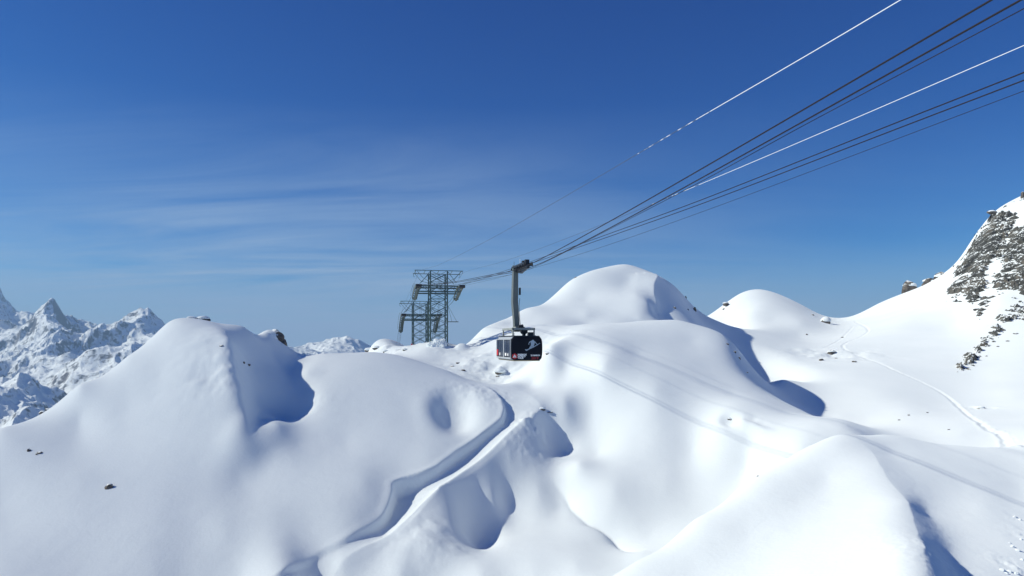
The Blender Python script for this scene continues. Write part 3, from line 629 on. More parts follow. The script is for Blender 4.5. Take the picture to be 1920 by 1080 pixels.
# ------------------------------------------------------------------ pylons
def pylon(name, label, ctr, base_z, top_z, girder_z, saddle_len, drop, platform=None, nlev=8):
    """ctr = plan centre; local +Y runs away from the viewer along the line, local +X across it"""
    root = empty(name, (ctr[0], ctr[1], base_z), RZ); tag(root, label, 'pylon', 'pylons of the cable car line')
    H = top_z-base_z; G = girder_z-base_z; hw, hd = 2.25, 2.2; gauge = (B0-A0)*0.973/2
    def part(nm, fn, mat=M_GALV, par=root):
        bm = bmesh.new(); fn(bm); return link(nm, bm, mat, par)
    lean = -0.55                                       # the head frame slopes down along the line
    for sx_ in (-1, 1):
        for sy in (-1, 1):
            part('leg', lambda bm: bar(bm, (sx_*hw, sy*hd, -3), (sx_*hw, sy*hd, H-0.2+(lean if sy > 0 else 0)), 0.31))
    lev = [(-0.5)+(H-0.3)*k/nlev for k in range(nlev+1)]
    for k in range(nlev):
        z0, z1 = lev[k], lev[k+1]
        for (p_, q_) in (((-hw,-hd),(hw,-hd)), ((-hw,hd),(hw,hd)), ((-hw,-hd),(-hw,hd)), ((hw,-hd),(hw,hd))):
            ofs = 0.10
            part('brace', lambda bm: bar(bm, (p_[0],p_[1],z0), (q_[0],q_[1],z1), 0.11))
            part('brace', lambda bm: bar(bm, (p_[0]*1.02,p_[1]*1.02,z1), (q_[0]*1.02,q_[1]*1.02,z0), 0.11))
            if k % 2 == 0: part('brace', lambda bm: bar(bm, (p_[0],p_[1],z0), (q_[0],q_[1],z0), 0.10))
    # top truss: two long beams with diagonals down to the mast
    for sy in (-1, 1):
        zt = H+(lean if sy > 0 else 0.0); L_ = gauge+0.75
        part('top_beam', lambda bm: bar(bm, (-L_, sy*hd, zt), (L_, sy*hd, zt), 0.20, 0.16))
        for sx_ in (-1, 1):
            part('brace', lambda bm: bar(bm, (sx_*hw, sy*hd, zt-0.1), (sx_*(L_-1.8), sy*hd, G+1.2), 0.12))
            part('brace', lambda bm: bar(bm, (sx_*(L_-0.5), sy*hd, zt), (sx_*(hw+2.1), sy*hd, zt-1.9), 0.09))
            part('brace', lambda bm: bar(bm, (sx_*hw, sy*hd, G+1.3), (sx_*(hw+2.1), sy*hd, zt-1.9), 0.09))
            part('hook', lambda bm: tube(bm, [(sx_*(L_-.15),sy*hd,zt),(sx_*(L_-.15),sy*hd,zt-.7),(sx_*(L_-.35),sy*hd,zt-.95),(sx_*(L_-.5),sy*hd,zt-.75)], 0.05, 6))
        part('brace', lambda bm: bar(bm, (-hw,sy*hd,zt), (hw,sy*hd,zt-2.4), 0.09)); part('brace', lambda bm: bar(bm, (hw,sy*hd,zt), (-hw,sy*hd,zt-2.4), 0.09))
    for xx in (-gauge-.4, -3.6, 0, 3.6, gauge+.4):
        part('cross_beam', lambda bm: bar(bm, (xx,-hd,H), (xx,hd,H+lean), 0.10))
    # girders carrying the saddles
    for sy in (-1, 1):
        for dz, w_ in ((0.35, 0.30), (-1.15, 0.26)):
            part('girder', lambda bm: bar(bm, (-gauge, sy*hd*0.9, G+dz+(-.3 if sy > 0 else 0)), (gauge, sy*hd*0.9, G+dz+(-.3 if sy > 0 else 0)), w_, 0.34))
        for k in range(6):
            x0 = -gauge+k*gauge/3; x1 = x0+gauge/3
            part('brace', lambda bm: bar(bm, (x0, sy*hd*.9, G+(.35 if k%2 else -1.15)), (x1, sy*hd*.9, G+(-1.15 if k%2 else .35)), 0.10))
    part('walkway', lambda bm: box(bm, (0,0,G-1.0), (2*gauge,1.0,0.08)))
    # saddles: long curved shoes over which the ropes run, with plates, rollers and a bottom walkway
    Ls = saddle_len
    for sx_ in (-1, 1):
        cx_ = sx_*gauge
        def prof(t):                                    # t 0..1 from the front to the back
            return (-Ls/2+Ls*t, G+0.62-drop*(t**2.1)-0.22*((1-t)**3))
        def shoe(bm):
            for o_ in (-0.62, 0.62):
                top = [prof(k/10) for k in range(11)]
                outl = [(y, z) for y, z in top]+[(y+0.1, z-(0.35+0.55*math.sin(math.pi*k/10))) for k, (y, z) in reversed(list(enumerate(top)))]
                A_ = [bm.verts.new((cx_+o_-.09, y, z)) for y, z in outl]; B_ = [bm.verts.new((cx_+o_+.09, y, z)) for y, z in outl]; n_ = len(A_)
                for k in range(10):
                    bm.faces.new((A_[k],A_[k+1],A_[n_-2-k],A_[n_-1-k])); bm.faces.new((B_[n_-1-k],B_[n_-2-k],B_[k+1],B_[k]))
                for k in range(n_): bm.faces.new((A_[k],B_[k],B_[(k+1)%n_],A_[(k+1)%n_]))
        part('saddle', shoe, M_SHOE)
        def rails(bm):
            for o_ in (-0.47, 0.47): tube(bm, [(cx_+o_, prof(k/10)[0], prof(k/10)[1]+0.02) for k in range(11)], 0.10, 6)
            for k in range(11): y, z = prof(k/10); cyl(bm, (cx_-.62,y,z-.25), (cx_+.62,y,z-.25), 0.09, 8)
        part('rope_guide', rails, M_DARK)
        part('underplate', lambda bm: [bar(bm, (cx_, prof(k/6)[0], prof(k/6)[1]-.9), (cx_, prof((k+1)/6)[0], prof((k+1)/6)[1]-.9), 0.6, 0.08) for k in range(6)], M_SHOE)
        y, z = prof(0)
        part('roller', lambda bm: (cyl(bm, (cx_-.75,y-.1,z-.35), (cx_+.75,y-.1,z-.35), 0.42, 16)), M_DARK)
        y, z = prof(1)
        part('end_block', lambda bm: box(bm, (cx_,y,z-.35), (1.35,.6,.6)), M_GREEN)
        part('hand_rail', lambda bm: tube(bm, [(cx_+sx_*1.1, prof(k/6)[0], prof(k/6)[1]+.35) for k in range(7)], 0.035, 6))
    if platform:
        pz = platform-base_z
        part('platform', lambda bm: box(bm, (hw+1.3,-hd,pz), (3.0,2.2,0.16)), M_SHOE)
        part('stay_rod', lambda bm: bar(bm, (hw+0.1,-hd,pz+4.4), (hw+2.5,-hd,pz), 0.06)); part('stay_rod', lambda bm: bar(bm, (hw+0.1,-hd,pz+4.4), (hw+1.2,-hd,pz), 0.06))
    part('ladder', lambda bm: ([bar(bm, (-0.25+o_, -hd-.12, -1), (-0.25+o_, -hd-.12, H-1), 0.05) for o_ in (0, .45)], [bar(bm, (-0.25,-hd-.12,k*.6), (0.2,-hd-.12,k*.6), 0.035) for k in range(int(H/.6))]))
    return root
gx_mid = (A0+B0)/2
pylon('cable_pylon', 'tall lattice pylon nearest the cabin with a double crossarm and wide top beams', (gx_mid-SL*200, 200.0), -1.2, 18.75, 14.35, 10.5, 2.9, platform=5.2, nlev=9)
pylon('cable_pylon', 'shorter lattice pylon standing lower down behind the tall one, to its left', (gx_mid-SL*243, 243.0), -2.6, 12.9, 8.3, 11.0, 5.2, nlev=6)

# ------------------------------------------------------------------ the cable car
car = empty('cable_car', (A0-SL*88+0.02, 88.0, -2.16), RZ)
tag(car, 'large cable car cabin with black front and silver door side hanging from its carriage', 'cable car')
W2, L2, Hc = 1.73, 4.0, 2.66            # half width, half length, body height; local -Y faces the viewer
def cpart(nm, fn, mat, par=car, smooth=False):
    bm = bmesh.new(); fn(bm); return link(nm, bm, mat, par, smooth)
def side_outline(w, z0, z1, bulge, inset=0.16, n=6):
    """rounded barrel section of the body: x(z)"""
    pts = []
    for k in range(n+1):
        t = k/n; z = z0+(z1-z0)*t
        x = w+bulge*math.sin(math.pi*min(max(t,0),1))-inset*(max(0,(t-.86)/.14)**2+max(0,(.12-t)/.12)**2)
        pts.append((x, z))
    return pts
def body(bm):
    R_ = side_outline(W2-0.04, 0.06, Hc, 0.07); outl = R_+[(-x, z) for x, z in reversed(R_)]
    prism(bm, outl, -L2, L2)
    bmesh.ops.bevel(bm, geom=[e for e in bm.edges if abs(e.verts[0].co.y-e.verts[1].co.y) < .01], offset=0.14, segments=3, affect='EDGES')
body_o = cpart('body', body, M_SILVER)
def front(bm):
    R_ = side_outline(W2-0.02, 0.02, Hc+0.02, 0.085, 0.20, 10); outl = R_+[(-x, z) for x, z in reversed(R_)]
    prism(bm, outl, -L2-0.09, -L2+0.42)
    bmesh.ops.bevel(bm, geom=[e for e in bm.edges if e.verts[0].co.y < -L2-.05 and e.verts[1].co.y < -L2-.05], offset=0.09, segments=3, affect='EDGES')
front_o = cpart('front_panel', front, M_BLACK)
cpart('rear_panel', lambda bm: prism(bm, [(W2-.1,.1),(W2,1.3),(W2-.14,Hc-.06),(-W2+.14,Hc-.06),(-W2,1.3),(-W2+.1,.1)], L2-.2, L2+.05), M_BLACK)
cpart('floor_pan', lambda bm: (box(bm, (0,0,0.0), (2*W2-.35,2*L2-.3,0.14)), bevel(bm, .03, 1)), M_TAN)
def roof(bm):
    box(bm, (0,0,Hc+0.05), (2*W2-.42, 2*L2-.2, 0.16)); bevel(bm, 0.05, 2)
    for k in range(7): box(bm, (0,-3+k*1.0,Hc+0.145), (2*W2-.8, .08, .03))
roof_o = cpart('roof', roof, M_DARK)
# left side: two double doors with tall panes, framed in white
xs = -W2-0.055
def dpart(nm, y0, y1, z0, z1, x, th, mat, par=car):
    return cpart(nm, lambda bm: (box(bm, (x, (y0+y1)/2, (z0+z1)/2), (th, y1-y0, z1-z0)), bevel(bm, .012, 1)), mat, par)
dpart('sill', -L2+.35, L2-.1, 0.14, 0.34, xs, .06, M_SILVER)
dpart('cornice', -L2+.35, L2-.1, 2.34, 2.46, xs, .06, M_SILVER)
for sgn, side in ((-1,'left'),(1,'right')):
    X_ = sgn*(W2+0.055)
    if side == 'right':
        dpart('sill', -L2+.45, L2-.1, 0.14, 0.5, X_, .06, M_SILVER); dpart('cornice', -L2+.45, L2-.1, 2.22, 2.42, X_, .06, M_SILVER)
    for k, (ya, yb) in enumerate(((-3.45,-1.95),(-1.87,-0.35),(0.05,1.3),(1.38,2.6),(2.7,3.75))):
        d_ = dpart('door' if k < 4 else 'side_window', ya, yb, 0.34, 2.34, X_, .05, M_DARK if k != 1 else M_BLACK)
        p_ = dpart('pane', ya+.09, yb-.09, 0.46, 2.27, X_+sgn*.03, .015, M_GLASS, d_)
        if side == 'left' and k in (1,3): dpart('sticker', ya+.25, yb-.55, 0.5, 0.82, X_+sgn*.045, .008, M_WHITE, d_)
        if side == 'left' and k == 0: dpart('sticker', -2.62, -2.2, 0.5, 0.78, X_+sgn*.045, .008, M_WHITE, d_)
        if side == 'left' and k == 4: dpart('sticker', ya+.1, yb-.15, 0.48, 1.2, X_+sgn*.045, .008, M_RED, d_)
    dpart('door_post', -0.30, 0.0, 0.34, 2.34, X_+sgn*.02, .07, M_SILVER)
    dpart('corner_post', -L2+.35, -3.5, 0.3, 2.32, X_+sgn*.01, .07, M_SILVER)
    dpart('corner_post', 3.78, L2-.06, 0.3, 2.32, X_, .07, M_SILVER)
# lettering and pictures on the black front
FY = -L2-0.094
def text(nm, s, x, z, size, mat, bold=0.012):
    cu_ = bpy.data.curves.new(nm, 'FONT'); cu_.body = s; cu_.size = size; cu_.extrude = 0.004; cu_.offset = bold; cu_.resolution_u = 2; cu_.space_line = 0.78
    cu_.materials.append(mat); tmp = bpy.data.objects.new(nm+'_curve', cu_); COL.objects.link(tmp)
    me = bpy.data.meshes.new_from_object(tmp.evaluated_get(bpy.context.evaluated_depsgraph_get())); bpy.data.objects.remove(tmp)
    o = bpy.data.objects.new(nm, me); COL.objects.link(o); o.parent = car; o.location = (x, FY-.004, z); o.rotation_euler = (R(90),0,0)
    return o
def tripoly(bm, pts, y0=FY-.012, y1=FY-.002):
    A_ = [bm.verts.new((x, y0, z)) for x, z in pts]; B_ = [bm.verts.new((x, y1, z)) for x, z in pts]; n_ = len(A_)
    bm.faces.new(A_); bm.faces.new(B_[::-1])
    for k in range(n_): bm.faces.new((A_[k],A_[(k+1)%n_],B_[(k+1)%n_],B_[k]))
def q2(px_, py_):
    """zoomed photograph coordinates of the front -> local x, z"""
    return ((px_-1058)/644.0*3.46, (905-py_)/515.0*2.66)
def emblem(bm):
    c = q2(792, 812); rad = 0.30
    tripoly(bm, [(c[0]+rad*math.cos(a_)*(1-.12*math.cos(6*a_)), c[1]+rad*math.sin(a_)*(1-.12*math.cos(6*a_))) for a_ in [2*math.pi*k/24 for k in range(24)]])
cpart('red_emblem', emblem, M_RED)
cpart('white_mountain_sign', lambda bm: (tripoly(bm, [q2(750,838), q2(786,768), q2(796,790), q2(790,838)], FY-.02, FY-.011), tripoly(bm, [q2(798,838), q2(803,800), q2(796,770), q2(832,838)], FY-.02, FY-.011)), M_WHITE)
text('lettering', 'FREERIDE\nWORLD\nTOUR', *q2(856,793), 0.245, M_WHITE, 0.014)
text('lettering', '23 MARCH', *q2(1138,808), 0.225, M_WHITE, 0.012)
text('lettering', '2019', *q2(1150,880), 0.42, M_DRED, 0.014)
SKIER = [(1188,452),(1205,460),(1212,480),(1235,492),(1258,520),(1280,548),(1290,562),(1286,572),(1262,548),(1236,520),(1222,516),(1218,545),(1205,580),(1196,615),(1178,622),(1174,600),(1166,598),(1150,625),(1128,640),(1105,640),(1112,612),(1135,590),(1142,560),(1140,530),(1142,505),(1122,512),(1106,530),(1100,552),(1108,560),(1098,570),(1088,545),(1096,520),(1112,492),(1140,478),(1160,470),(1170,458)]
SKIS = [(1008,664),(1028,660),(1055,664),(1120,632),(1200,598),(1290,550),(1336,520),(1342,528),(1290,566),(1200,620),(1110,660),(1060,690),(1038,694)]
cpart('skier_picture', lambda bm: (tripoly(bm, [q2(*p_) for p_ in SKIER]), tripoly(bm, [q2(*p_) for p_ in SKIS], FY-.018, FY-.0125)), M_SKI)
# suspension frame on the roof
zr = Hc+0.14
def frame(bm):
    for x_ in (-1.25, 1.25): box(bm, (x_, 0, zr+.78), (.2, 5.2, .26))
    for y_ in (-2.5, -.5, .5, 2.5): box(bm, (0, y_, zr+.78), (2.7, .2, .24))
    box(bm, (0,0.0,zr+.86), (1.1,1.8,.4)); bevel(bm, .015, 1)
cpart('suspension_frame', frame, M_GREY)
for x_ in (-1.25, 1.25):
    for y_ in (-2.5, 2.5): cpart('post', lambda bm: (cyl(bm, (x_,y_,zr-.08), (x_,y_,zr+.70), .085, 10), cyl(bm, (x_,y_,zr-.06), (x_,y_,zr+.06), .16, 10)), M_GREY)
cpart('winch', lambda bm: (cyl(bm, (.35,-1.5,zr+.55), (.35,-1.0,zr+.55), .40, 20), cyl(bm, (.35,-1.55,zr+.55), (.35,-.95,zr+.55), .12, 10), box(bm, (.35,-1.25,zr+.1), (.3,.5,.5))), M_DARK)
cpart('damper', lambda bm: (cyl(bm, (-.2,-.9,zr+1.0), (.35,-.9,zr+1.12), .24, 12)), M_DARK)
cpart('equipment_box', lambda bm: (box(bm, (.85,-2.3,zr+.2), (.55,.7,.42)), bevel(bm, .03, 1)), M_DARK)
cpart('hatch_rail', lambda bm: tube(bm, [(-1.2,-2.9,zr-.05),(-1.2,-2.9,zr+.3),(-1.2,2.9,zr+.3),(-1.2,2.9,zr-.05)], .03, 6), M_GREY)
# hanger: a tall box-section arm with a kink
hz = lambda py_: (HOR-py_)/F*89.3+2.16
def hanger(bm):
    sec = [(616,0.02,.60,.95),(600,-.03,.60,.95),(578,-.15,.62,1.0),(566,-.20,.64,1.0),(540,-.17,.60,.95),(515,-.14,.56,.85),(503,-.12,.54,.8)]
    prev = None
    for py_, xo, w_, d_ in sec:
        z = hz(py_); ring = [bm.verts.new((xo+a_*w_/2-.03, 0.95+b_*d_/2, z)) for a_, b_ in ((-1,-1),(1,-1),(1,1),(-1,1))]
        if prev:
            for k in range(4): bm.faces.new((prev[k],prev[(k+1)%4],ring[(k+1)%4],ring[k]))
        else: bm.faces.new(ring[::-1])
        prev = ring
    bm.faces.new(prev)
    bmesh.ops.bevel(bm, geom=[e for e in bm.edges if abs(e.verts[0].co.z-e.verts[1].co.z) > .3], offset=.04, segments=2, affect='EDGES')
M_HANG = metal('hanger_grey_paint', (0.13,0.15,0.145), 0.5, 0.0, 0.2)
hang_o = cpart('hanger', hanger, M_HANG)
cpart('cable_box', lambda bm: box(bm, (.32,.6,hz(547)), (.18,.35,.85)), M_DARK, hang_o)
cpart('conduit', lambda bm: tube(bm, [(.30,.55,hz(560)),(.22,.55,hz(575)),(.30,.5,hz(600)),(.42,.5,hz(614))], .03, 6), M_DARK, hang_o)
cpart('hanger_foot', lambda bm: (box(bm, (0,.9,hz(617)-.1), (1.0,1.5,.45)), bevel(bm, .05, 1)), M_GREY, hang_o)
cpart('hanger_head', lambda bm: (cyl(bm, (-.5,.8,hz(504)), (.35,.8,hz(504)), .34, 16)), M_GREEN, hang_o)
cpart('antenna', lambda bm: (tube(bm, [(-.38,.6,hz(503)),(-.38,.6,hz(492))], .02, 6), tube(bm, [(-.02,.6,hz(503)),(-.02,.6,hz(497))], .03, 6)), M_DARK, hang_o)
# carriage with its wheels on the two track ropes, running forward from the hanger
zc0 = 8.5+2.16
carr = cpart('carriage', lambda bm: (box(bm, (0.0,-1.6,zc0-.22), (.24,6.2,.26)), box(bm, (-.47,-1.6,zc0+.28), (.10,6.0,.20)), box(bm, (.47,-1.6,zc0+.28), (.10,6.0,.20)),
    [box(bm, (0,-4.3+k*1.35,zc0+.05), (1.3,.12,.16)) for k in range(5)], bar(bm, (0,.8,zc0-.25), (0,-1.6,zc0-.55), .24, .2), bar(bm, (0,-1.6,zc0-.55), (0,-4.2,zc0-.2), .2, .18)), M_DARK)
for k in range(8):
    for x_ in (-.47,.47):
        cpart('wheel', lambda bm: (cyl(bm, (x_-.06,-4.5+k*.8,zc0+.19), (x_+.06,-4.5+k*.8,zc0+.19), .17, 12)), M_DARK, carr)
cpart('brake_unit', lambda bm: (box(bm, (.1,-3.6,zc0+.45), (.5,.5,.6)), box(bm, (.1,-2.2,zc0+.5), (.45,.4,.55)), bevel(bm, .04, 1)), M_DARK, carr)
cpart('brake_cover', lambda bm: (box(bm, (.35,-1.3,zc0+.12), (.7,.9,.3)), box(bm, (.3,-2.9,zc0+.1), (.6,.6,.34)), bevel(bm, .05, 1)), M_GREY, carr)
cpart('mast_light', lambda bm: cyl(bm, (-.35,-2.2,zc0+.3), (-.35,-2.2,zc0+.95), .03, 6), M_WHITE, carr)
# ------------------------------------------------------------------ rocks
def rock_mesh(name, sx_, sy_, sz_, seed, angular=0.5, parent=None, mat=None, sub=3):
    bm = bmesh.new(); bmesh.ops.create_icosphere(bm, subdivisions=sub, radius=1.0)
    planes = []
    rnd = random.Random(seed)
    for k in range(7):
        v = Vector((rnd.uniform(-1,1), rnd.uniform(-1,1), rnd.uniform(-.6,1))).normalized(); planes.append((v, rnd.uniform(.52,.85)))
    for v in bm.verts:
        p_ = v.co.copy()
        for nrm, dd in planes:
            e = p_.dot(nrm)-dd
            if e > 0: p_ -= nrm*e*(0.6+0.4*angular)
        p_ += p_.normalized()*(0.16*mn.noise(p_*1.7+Vector((seed*3.1,0,0)))+0.07*mn.noise(p_*4.5+Vector((0,seed*1.7,0))))
        v.co = Vector((p_.x*sx_, p_.y*sy_, p_.z*sz_))
    o = link(name, bm, mat or M_ROCK, parent)
    return o
def snowcap(par, sx_, sy_, z, h, seed, bite=0.0):
    bm = bmesh.new(); bmesh.ops.create_icosphere(bm, subdivisions=3, radius=1.0)
    for v in bm.verts:
        p_ = v.co; k = 1+0.16*mn.noise(p_*1.6+Vector((seed,seed*2,0)))
        lo = p_.z < 0
        v.co = Vector((p_.x*sx_*k, p_.y*sy_*k, z+(p_.z*h*k if not lo else p_.z*h*0.35)))
    return link('snow_cap', bm, M_SNOW, par, True)
def boulder(px, py, wpx, hpx, label, seed, group=None, cap=0.0, sink=0.25, name='boulder', cat='boulder', d=None, rz=None, dyx=1.0, tilt=0.0, capw=0.86, capx=0.0):
    """wpx, hpx: size in photograph pixels at that place"""
    p_ = hit(px, py) if d is None else P(px, py, d)
    s_ = p_.y/F; hw_ = wpx*s_/2; hh = hpx*s_/2
    r = empty(name, p_) if cap else None
    o = rock_mesh('rock' if cap else name, hw_, hw_*dyx, hh, seed, parent=r)
    if cap:
        o.location = (0,0,0)
        snowcap(r, hw_*capw, hw_*dyx*capw, hh*0.40, hh*cap, seed).location.x = capx*hw_
    else: r = o; o.location = p_
    r.location = p_+Vector((0, hw_*0.3, hh*(1-2*sink)*0.6)); r.rotation_euler = (0, tilt, (seed*1.3)%6.28 if rz is None else rz)
    tag(r, label, cat, group); return r
G1 = 'small rocks sticking out of the snow'
boulder(203,915,17,14,'dark round boulder alone on the open slope at lower left', 3, G1, sink=.3)
boulder(54,846,8,8,'small brown rock, left one of the little group near the left edge', 5, G1, name='rock', cat='rock')
boulder(73,850,11,6,'small flat rock just right of another near the left edge', 6, G1, name='rock', cat='rock')
boulder(68,853,4,4,'tiny dark stone between two small rocks near the left edge', 7, G1, name='rock', cat='rock')
boulder(79,763,14,8,'dark rock on the left skyline of the white slope against the blue valley', 8, G1, name='rock', cat='rock')
boulder(89,758,9,6,'smaller dark rock on the left skyline just above the other', 9, G1, name='rock', cat='rock')
G2 = 'rocks on top of the left hill'
boulder(379,600,27,13,'snow dusted slab at the right end of the rocky crest on the left hilltop', 11, G2, cap=.75, d=139, sink=.45)
boulder(358,598,22,8,'low dark slab in the middle of the rocky crest on the left hilltop', 12, G2, cap=.8, d=138, sink=.4)
boulder(331,601,14,6,'small rock at the left end of the rocky crest on the left hilltop', 13, G2, d=137, sink=.4)
boulder(440,614,34,4,'thin dark slab along the skyline between the two left summits', 14, G2, d=142, sink=.4, rz=0)
boulder(457,681,6,5,'tiny rock in the shaded bowl', 15, G1, name='rock', cat='rock')
boulder(466,685,7,5,'small stone in the upper part of the shaded bowl', 16, G1, name='rock', cat='rock')
boulder(415,649,8,5,'small rock at the top of the sharp ridge above the shaded bowl', 17, G1, name='rock', cat='rock')
# rocky knob behind the shaded bowl
kn = empty('rock_outcrop', P(517,636,150)); tag(kn, 'rocky knob with a steep dark right side behind the shaded bowl', 'rock outcrop')
for k, (ox, oz, w_, h_) in enumerate(((0.1,.1,1.7,1.9),(.9,-1.1,1.3,1.5),(1.4,-2.3,1.1,1.3),(-1.8,-1.0,2.0,1.5))):
    o = rock_mesh('crag', w_, w_*1.1, h_, 30+k, parent=kn); o.location = (ox, k*.3, oz)
bm = bmesh.new(); bmesh.ops.create_icosphere(bm, subdivisions=4, radius=1.0)
for v in bm.verts:
    p_ = v.co; k = 1+.1*mn.noise(p_*1.5); v.co = Vector((p_.x*3.3*k-1.7+.5*max(p_.z,0), p_.y*3.0*k, p_.z*2.15*k-.25-max(0,-p_.x)*.9))
link('snow_cap', bm, M_SNOW, kn, True)
# rocks around the saddle of the pylons
for k, (px, py, w_, h_, lab) in enumerate(((691,652,20,9,'snow covered rocks on the skyline left of the pylons, leftmost lump'),(706,654,16,8,'rounded snowy rock on the skyline between two lumps left of the pylons'),
        (722,660,13,6,'low dark edged rock under the snowy lumps left of the pylons'),(759,657,10,6,'small snowy rock left of the pylon foot'),(858,681,9,5,'small dark rock below the pylon saddle, upper of three'),
        (848,687,8,4,'small rock below the pylon saddle, middle of three'),(868,695,9,5,'small dark rock below the pylon saddle, lowest of three'),(933,706,7,4,'small stone in the gully under the cabin'))):
    boulder(px, py, w_, h_, lab, 50+k, 'rocks on the pylon saddle', cap=.95 if h_ > 5 else 0, sink=.42, name='rock', cat='rock')
boulder(935,699,18,11,'bluish shaded snow block with rock on the slope below the cabin', 60, None, cap=1.3, sink=.5, capw=1.25, capx=-.25)
boulder(1017,768,13,7,'snow crusted rocks at the head of the shaded bowl below the cabin', 61, None, cap=.8, sink=.35)
boulder(1030,773,14,3,'thin dark rock edge at the head of the shaded bowl', 62, G1, sink=.35, name='rock', cat='rock')
boulder(1026,664,8,5,'small dark rock just right of the cabin', 63, G1, name='rock', cat='rock')
boulder(1080,525,9,9,'reddish rock at the left shoulder of the highest snow dome', 64, 'rocks on the high dome', d=276, name='rock', cat='rock')
boulder(1075,534,6,5,'tiny rock under the reddish rock at the left shoulder of the dome', 65, 'rocks on the high dome', d=276, name='rock', cat='rock')
for k, (px, py, w_, h_, lab) in enumerate(((1265,578,6,5,'small dark rock in the middle of the shaded flank of the high dome'),(1286,552,4,7,'dark stone on the right skyline of the high dome'),(1290,581,4,5,'tiny dark stone low on the shaded flank of the high dome'),
        (1303,583,6,14,'tall dark rock rib at the right foot of the high dome'))):
    boulder(px, py, w_, h_, lab, 70+k, 'rocks on the high dome', name='rock', cat='rock', sink=.35)
for k, (px, py, w_, h_, lab) in enumerate(((1364,646,6,5,'uppermost dark rock on the right edge of the smooth middle hill'),(1378,661,7,6,'second rock down the right edge of the middle hill'),(1387,673,5,7,'third rock down the right edge of the middle hill'),(1401,699,4,3,'lowest tiny rock on the right edge of the middle hill'))):
    boulder(px, py, w_, h_, lab, 80+k, 'rocks along the edge of the middle hill', name='rock', cat='rock', sink=.35)
boulder(1361,571,13,8,'dark overhanging rock on the left shoulder of the far round hill', 90, None, cap=.6, sink=.3, d=436)
for k, (px, py, lab) in enumerate(((1357,580,'uppermost small stone just under the overhanging rock of the far round hill'),(1354,587,'small stone on the left foot of the far round hill, second lowest'),(1362,583,'small stone right of the others under the overhanging rock'),(1351,590,'lowest small stone at the left foot of the far round hill'))):
    boulder(px, py, 5, 4, lab, 91+k, 'stones under the overhanging rock', d=434, name='stone', cat='stone')
boulder(1524,591,7,4,'small rock low on the right side of the far round hill', 96, G1, name='rock', cat='rock')
boulder(1550,606,22,14,'snow capped boulder with a dark shadow in the notch right of the far round hill', 97, None, cap=1.1, sink=.3)
boulder(1560,664,17,13,'pyramid shaped grey boulder in the sunny basin', 98, None, cap=.35, sink=.25)
boulder(1540,676,10,6,'brown rock at lower left of the pyramid shaped boulder', 99, 'rocks in the sunny basin', name='rock', cat='rock')
boulder(1568,672,5,3,'tiny rock just below the pyramid shaped boulder', 100, 'rocks in the sunny basin', name='rock', cat='rock')
boulder(1602,679,9,5,'half buried rock right of the pyramid shaped boulder', 101, 'rocks in the sunny basin', name='rock', cat='rock')
boulder(1513,628,4,4,'tiny stone alone in the upper basin', 102, 'rocks in the sunny basin', name='rock', cat='rock')
boulder(1580,633,6,4,'small rock above the bend of the ski track', 103, 'rocks in the sunny basin', name='rock', cat='rock')
for k, (px, py, lab) in enumerate(((1739,774,'small dark stone left of the lower ski track'),(1686,788,'dark stone on the low swell behind the foreground hill'),(1779,806,'lone stone just behind the foreground hill crest'),(1704,779,'faint stone between two others behind the foreground hill'))):
    boulder(px, py, 4.5, 3.5, lab, 105+k, 'stones behind the foreground hill', name='stone', cat='stone')
boulder(1840,766,16,6,'snow covered block beside the ski track at right', 110, None, cap=.9, sink=.35)
boulder(1369,787,9,6,'small shaded rock in the hollow left of the foreground hill', 111, G1, name='rock', cat='rock')
boulder(1421,893,4,3,'tiny snowy stone on the left edge of the foreground hill', 112, G1, name='rock', cat='rock')
# skyline rocks below the cliffs
boulder(1706,546,30,36,'tall snow topped rock tower on the right skyline', 120, 'snow topped rocks on the right skyline', cap=.35, sink=.36, d=488, capw=.8, capx=.2, rz=.4)
boulder(1744,534,26,28,'snow topped dark block left of the brown one on the right skyline', 121, 'snow topped rocks on the right skyline', cap=.35, sink=.4, d=470, capw=.8, capx=.15, rz=1.0)
boulder(1764,527,26,32,'brown block under a thick snow cap on the right skyline', 122, 'snow topped rocks on the right skyline', cap=.4, sink=.4, d=463, capw=.85, capx=.2, rz=.2)
boulder(1793,501,11,7,'small rock on the skyline where the big rock face begins', 123, 'snow topped rocks on the right skyline', d=444)
boulder(1861,400,17,9,'flat dark rock jutting from the skyline above the rock face', 124, 'rocks near the summit', cap=.6, d=424, sink=.2)
boulder(1888,391,11,10,'reddish rock on the crest just below the summit', 125, 'rocks near the summit', d=424, sink=.3)
boulder(1920,372,12,20,'rock pinnacle at the very top of the right mountain', 126, 'rocks near the summit', d=425, sink=.3)
for k, (px, py, w_, h_, lab) in enumerate(((1832,581,12,6,'largest dark rock of the small group left below the rock face'),(1838,592,8,5,'lowest dark rock of the small group left below the rock face'),(1852,574,10,4,'long flat rock of the small group left below the rock face'),
        (1905,626,9,4,'flat dark rock under the lower rock band near the right edge'),(1872,650,6,3,'small stone on snow right of the lower rock band'),(1890,640,7,3,'thin stone on snow between two others under the lower rock band'),(1850,668,5,3,'tiny stone beside the tail of the lower rock band'))):
    boulder(px, py, w_, h_, lab, 130+k, 'small rocks under the rock face', name='rock', cat='rock')
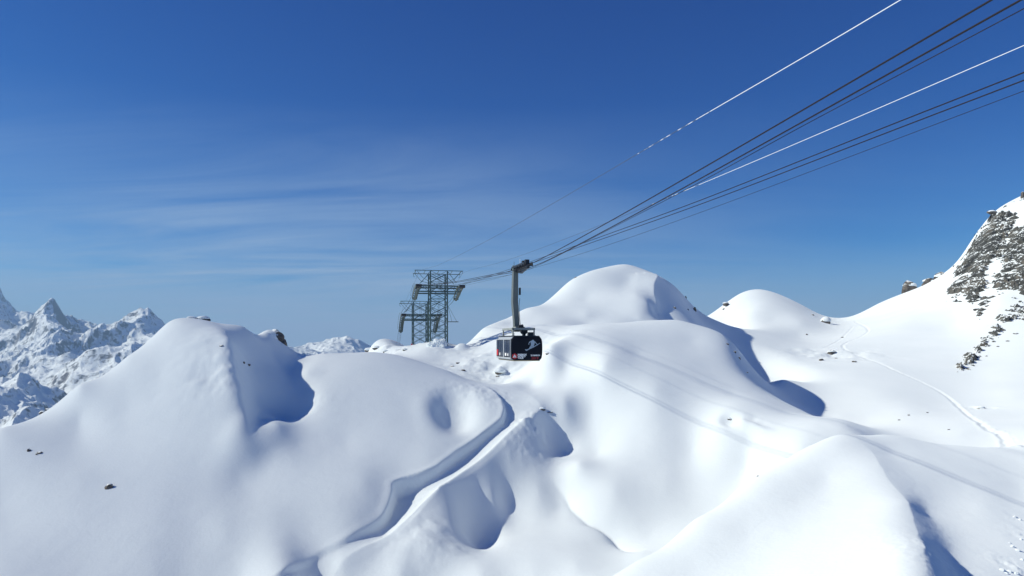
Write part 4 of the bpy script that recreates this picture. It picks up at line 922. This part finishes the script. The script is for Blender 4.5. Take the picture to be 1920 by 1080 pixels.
# snow chunks on the right foreground slope
LUMPS = ['uppermost snow lump on the shaded slope at the right edge', 'snow lump just below the uppermost one at the right edge', 'snow lump in the middle group at the right edge, left one',
 'snow lump in the middle group at the right edge, right one', 'small snow lump above left of the middle group at the right edge', 'snow lump above the lowest group at the right edge',
 'leftmost large snow lump in the bottom right corner', 'snow lump second from left in the bottom right corner', 'large snow lump nearest the bottom right corner', 'small snow lump above the middle group at the right edge', 'small snow lump under the leftmost large one in the bottom right corner']
for k, (px, py, s_) in enumerate(((1903,970,7),(1912,975,6),(1898,1025,6),(1908,1032,7),(1893,1018,4),(1916,1050,6),(1878,1069,9),(1893,1072,7),(1906,1076,8),(1915,1012,5),(1887,1075,5))):
    p_ = hit(px, py); q_ = s_*p_.y/F/2*1.4
    o = rock_mesh('snow_chunk', q_, q_, q_*.7, 150+k, mat=M_SNOW, sub=2); o.location = p_
    tag(o, LUMPS[k], 'snow lump', 'broken snow lumps at the lower right edge')
# rime-covered heap at the pylon foot
bm = bmesh.new(); bmesh.ops.create_icosphere(bm, subdivisions=5, radius=1.0)
for v in bm.verts:
    p_ = v.co.copy(); k = 1+.30*mn.noise(p_*1.8)+.20*abs(mn.noise(p_*4.5))+.12*mn.noise(p_*10)
    v.co = Vector((p_.x*2.6*k+.3, p_.y*2.4*k, max(p_.z,-.4)*1.9*k+.55*max(0,p_.x)))
rime = link('rime_heap', bm, M_SNOW, None, False); rime.location = P(818,651,197.0); tag(rime, 'heap of white rime and snow piled round the foot of the tall pylon', 'snow heap')
# red marker by the shorter pylon
mk = empty('marker_sign', P(772,650,236)); tag(mk, 'small red marker on a short post left of the shorter pylon', 'marker')
bm = bmesh.new(); cyl(bm, (0,0,-1), (0,0,.6), .05, 8); link('post', bm, M_DARK, mk)
bm = bmesh.new(); box(bm, (0,0,.72), (.5,.12,.42)); bevel(bm, .03, 1); link('panel', bm, M_RED, mk)

# ------------------------------------------------------------------ mountain air
bm = bmesh.new(); box(bm, (0, 6500, -1200), (34000, 14500, 4100))
hz_o = link('haze', bm, bpy.data.materials.new('haze_air')); hm = hz_o.data.materials[0]; hm.use_nodes = True; hm.node_tree.nodes.clear()
ho = hm.node_tree.nodes.new('ShaderNodeOutputMaterial'); hv = hm.node_tree.nodes.new('ShaderNodeVolumePrincipled')
hv.inputs['Color'].default_value = (0.45,0.70,1.0,1); hv.inputs['Density'].default_value = 0.000050; hv.inputs['Anisotropy'].default_value = 0.1
hm.node_tree.links.new(hv.outputs[0], ho.inputs['Volume']); tag(hz_o, 'thin blue air over the distant valley', None, kind='stuff')
